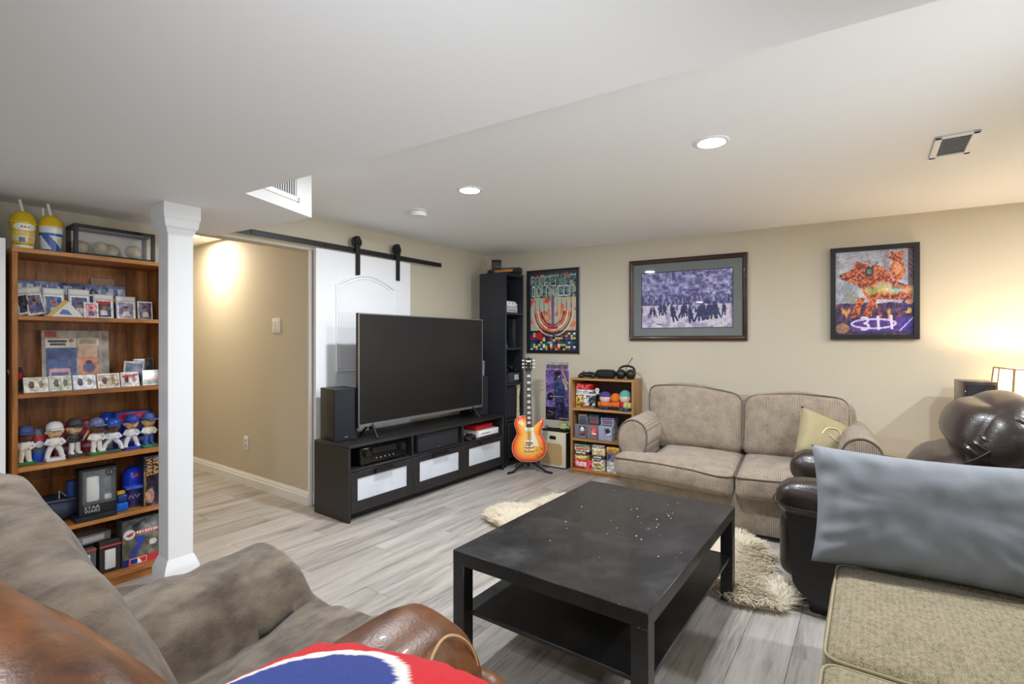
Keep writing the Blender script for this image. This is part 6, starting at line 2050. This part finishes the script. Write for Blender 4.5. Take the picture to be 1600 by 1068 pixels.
MB().rbox(.032, .088, .022, .05, .054, .185, .012, 2).build('moulded_insert', cmat((226, 226, 220)), fb_)
MB().rbox(.108, .138, .022, .05, .054, .082, .006, 2).build('moulded_insert', cmat((226, 226, 220)), fb_)
MB().box(.012, FW - .006, .0005, .0015, .048, FH - .01).build('window', M['clear'], fb_, smooth=0)
lettering('STAR', .062, .015, .05, .035, -.0012, cmat((206, 206, 202)), fb_); lettering('WARS', .062, .015, .05, .017, -.0012, cmat((206, 206, 202)), fb_)
b = MB(); b.cyl((FW - .03, -.002, FH - .03), (FW - .03, 0, FH - .03), .018, n=18); b.build('round_badge', cmat((58, 60, 64)), fb_)
lettering('13', .018, .014, FW - .03, FH - .03, -.0022, cmat((170, 170, 172)), fb_)
t = at_T('blue_pennant_roll', 'blue roll with white loop behind the window carton', 'roll', -3.645, -.19, z4)
b = MB(); b.cyl((0, 0, 0), (0, 0, .19), .022, n=16); b.build('roll', cmat((36, 66, 130)), t)
b = MB(); b.tube([(-.024, -.01, .12), (-.05, -.012, .15), (-.05, -.012, .10), (-.026, -.01, .07)], .003, 6); b.build('loop', cmat((190, 196, 204)), t)
t = at_T('blue_toy', 'small blue and yellow toy vehicle beside the window carton', 'toy', -3.462, -.26, z4)
b = MB(); b.soft(-.028, .028, -.03, .03, .0, .045, .008, (0, 0, 0), 5); b.build('body', cmat((24, 104, 206), .3), t)
b = MB(); b.soft(-.022, .03, -.02, .03, .045, .085, .014, (0, 0, .004), 6); b.build('cab', cmat((30, 56, 130), .3), t)
b = MB(); b.rbox(-.02, .02, -.012, .008, .085, .105, .004, 1); b.build('roof_light', cmat((214, 170, 40)), t)
hc = at_T('helmet_cup', 'patterned blue cup topped with a glossy blue batting helmet', 'cup', -3.388, -.20, z4)
b = MB(); b.lathe([(.036, 0), (.044, .09), (.045, .10)], 22); b.build('cup', mat('blue_confetti_print', (44, 40, 110), .35, col2=(96, 84, 150), vscale=40), hc)
b = MB(); b.tube([(-.030, -.032, .045), (-.022, -.037, .062), (-.012, -.041, .046), (-.003, -.0425, .066), (.006, -.042, .046), (.016, -.040, .064), (.028, -.034, .050)], .0022, 5); b.build('script_lettering', cmat((220, 216, 232)), hc)
b = MB(); b.lathe([(.05, .10), (.053, .125), (.050, .165), (.038, .195), (.018, .212), (.003, .215)], 24); b.build('helmet_shell', cmat((30, 60, 196), .15), hc)
b = MB(); b.soft(-.055, .06, -.085, -.02, .102, .118, .007, (0, 0, .004), 8); b.build('helmet_brim', cmat((60, 90, 200), .2), hc)
b = MB(); b.prism([(-.012, .16), (.012, .165), (.0, .185)], -.0475, -.052, 'y'); b.build('emblem', cmat((214, 70, 60)), hc)
gx = at_T('gold_lettered_box', 'tall dark box with gold lettering half hidden by the white post', 'box', -3.368, -.295, z4)
MB().rbox(0, .095, 0, .08, 0, .27, .002, 1).build('carton', cmat((44, 40, 60)), gx)
cv = Canvas(20, 50, (40, 34, 56)); cv.grain(.3, 4, 8, 3).ell(.3, .8, .22, .14, (176, 130, 110)).rect(0, .3, .12, 1, (190, 150, 70), .6).grain(.25, 7, 14, 2); cv.build('print', .095, .27, gx, M['printgloss'], 0, -.0007, 0)
lettering('STAR', .095, .024, .054, .212, -.0014, cmat((230, 172, 50)), gx, rot=-PI / 2); lettering('WARS', .095, .024, .024, .212, -.0014, cmat((230, 172, 50)), gx, rot=-PI / 2)

# ---- bottom shelf
z5 = SHZ[4]
mb_ = at_T('player_carton', 'large grey figure carton with red lettering band on the bottom shelf', 'box', -3.462, -.29, z5)
MB().rbox(0, .19, 0, .1, 0, .245, .003, 1).build('carton', cmat((86, 88, 90)), mb_)
cv = Canvas(44, 56, (100, 102, 104)); cv.grain(.16, 5, 5, 3).poly([(.2, .16), (.5, .02), (.6, .02), (.34, .2)], (50, 54, 62)).rect(0, .26, 1, .34, (200, 76, 70)).rect(0, .36, 1, .84, (104, 100, 84)); cv.grain(.22, 8, 8, 3)
cv.ell(.42, .46, .12, .07, (36, 66, 176)).poly([(.1, .80), (.36, .52), (.5, .55), (.3, .82)], (50, 70, 150)).rect(0, .84, 1, 1, (190, 44, 54)).rect(0, .84, .14, 1, (34, 44, 110)).ell(.72, .58, .09, .07, (206, 206, 206))
cv.build('print', .19, .245, mb_, M['printgloss'], 0, -.0007, 0)
b = MB(); b.cyl((.03, -.003, .168), (.03, -.001, .168), .026, n=22); b.build('round_badge', cmat((226, 226, 228)), mb_)
b = MB(); b.prism([(.012, .166), (.05, .178), (.044, .164), (.03, .156)], -.0038, -.003, 'y'); b.build('badge_emblem', cmat((190, 50, 60)), mb_)
b = MB()
for i in range(10):
    b.box(.062 + .0128 * i, .071 + .0128 * i - .002 * (i % 3), -.0014, -.0009, .1655, .1775)
b.build('name_lettering', cmat((240, 226, 222)), mb_, smooth=0)
MB().box(.032, .108, -.0018, -.0008, .006, .036).build('league_panel', cmat((240, 240, 242)), mb_, smooth=0)
b = MB(); b.box(.034, .066, -.0024, -.0018, .008, .034); b.build('league_mark', cmat((24, 60, 140)), mb_, smooth=0)
b = MB(); b.prism([(.086, .008), (.106, .008), (.106, .034), (.072, .034), (.08, .022)], -.0024, -.0018, 'y'); b.build('league_mark', cmat((200, 40, 50)), mb_, smooth=0)
for i, (lb, x, z) in enumerate((('small black figure carton with white window insert on the bottom shelf', -3.556, 0), ('grey carton left of the black window carton on the bottom shelf', -3.66, 0))):
    t = at_T('figure_carton', lb, 'box', x, -.29, z5)
    MB().rbox(0, .09, .006, .1, 0, .165 - .02 * i, .002, 1).build('carton', cmat((46, 42, 42) if i == 0 else (90, 90, 92)), t)
    MB().rbox(.02, .066, -.002, .008, .02, .12, .008, 2).build('moulded_insert', cmat((222, 222, 220)), t)
    MB().box(0, .09, .0, .006, .135, .143).build('red_line', cmat((196, 70, 60)), t, smooth=0)
t = at_T('figure_carton', 'upper grey carton lying on the bottom shelf cartons', 'box', -3.65, -.27, z5 + .166, .1)
MB().rbox(0, .15, 0, .1, 0, .045, .002, 1).build('carton', cmat((120, 120, 122)), t)
MB().box(.03, .12, -.001, .001, .01, .035).build('print_panel', cmat((190, 188, 186)), t, smooth=0)
bpy.context.view_layer.update()
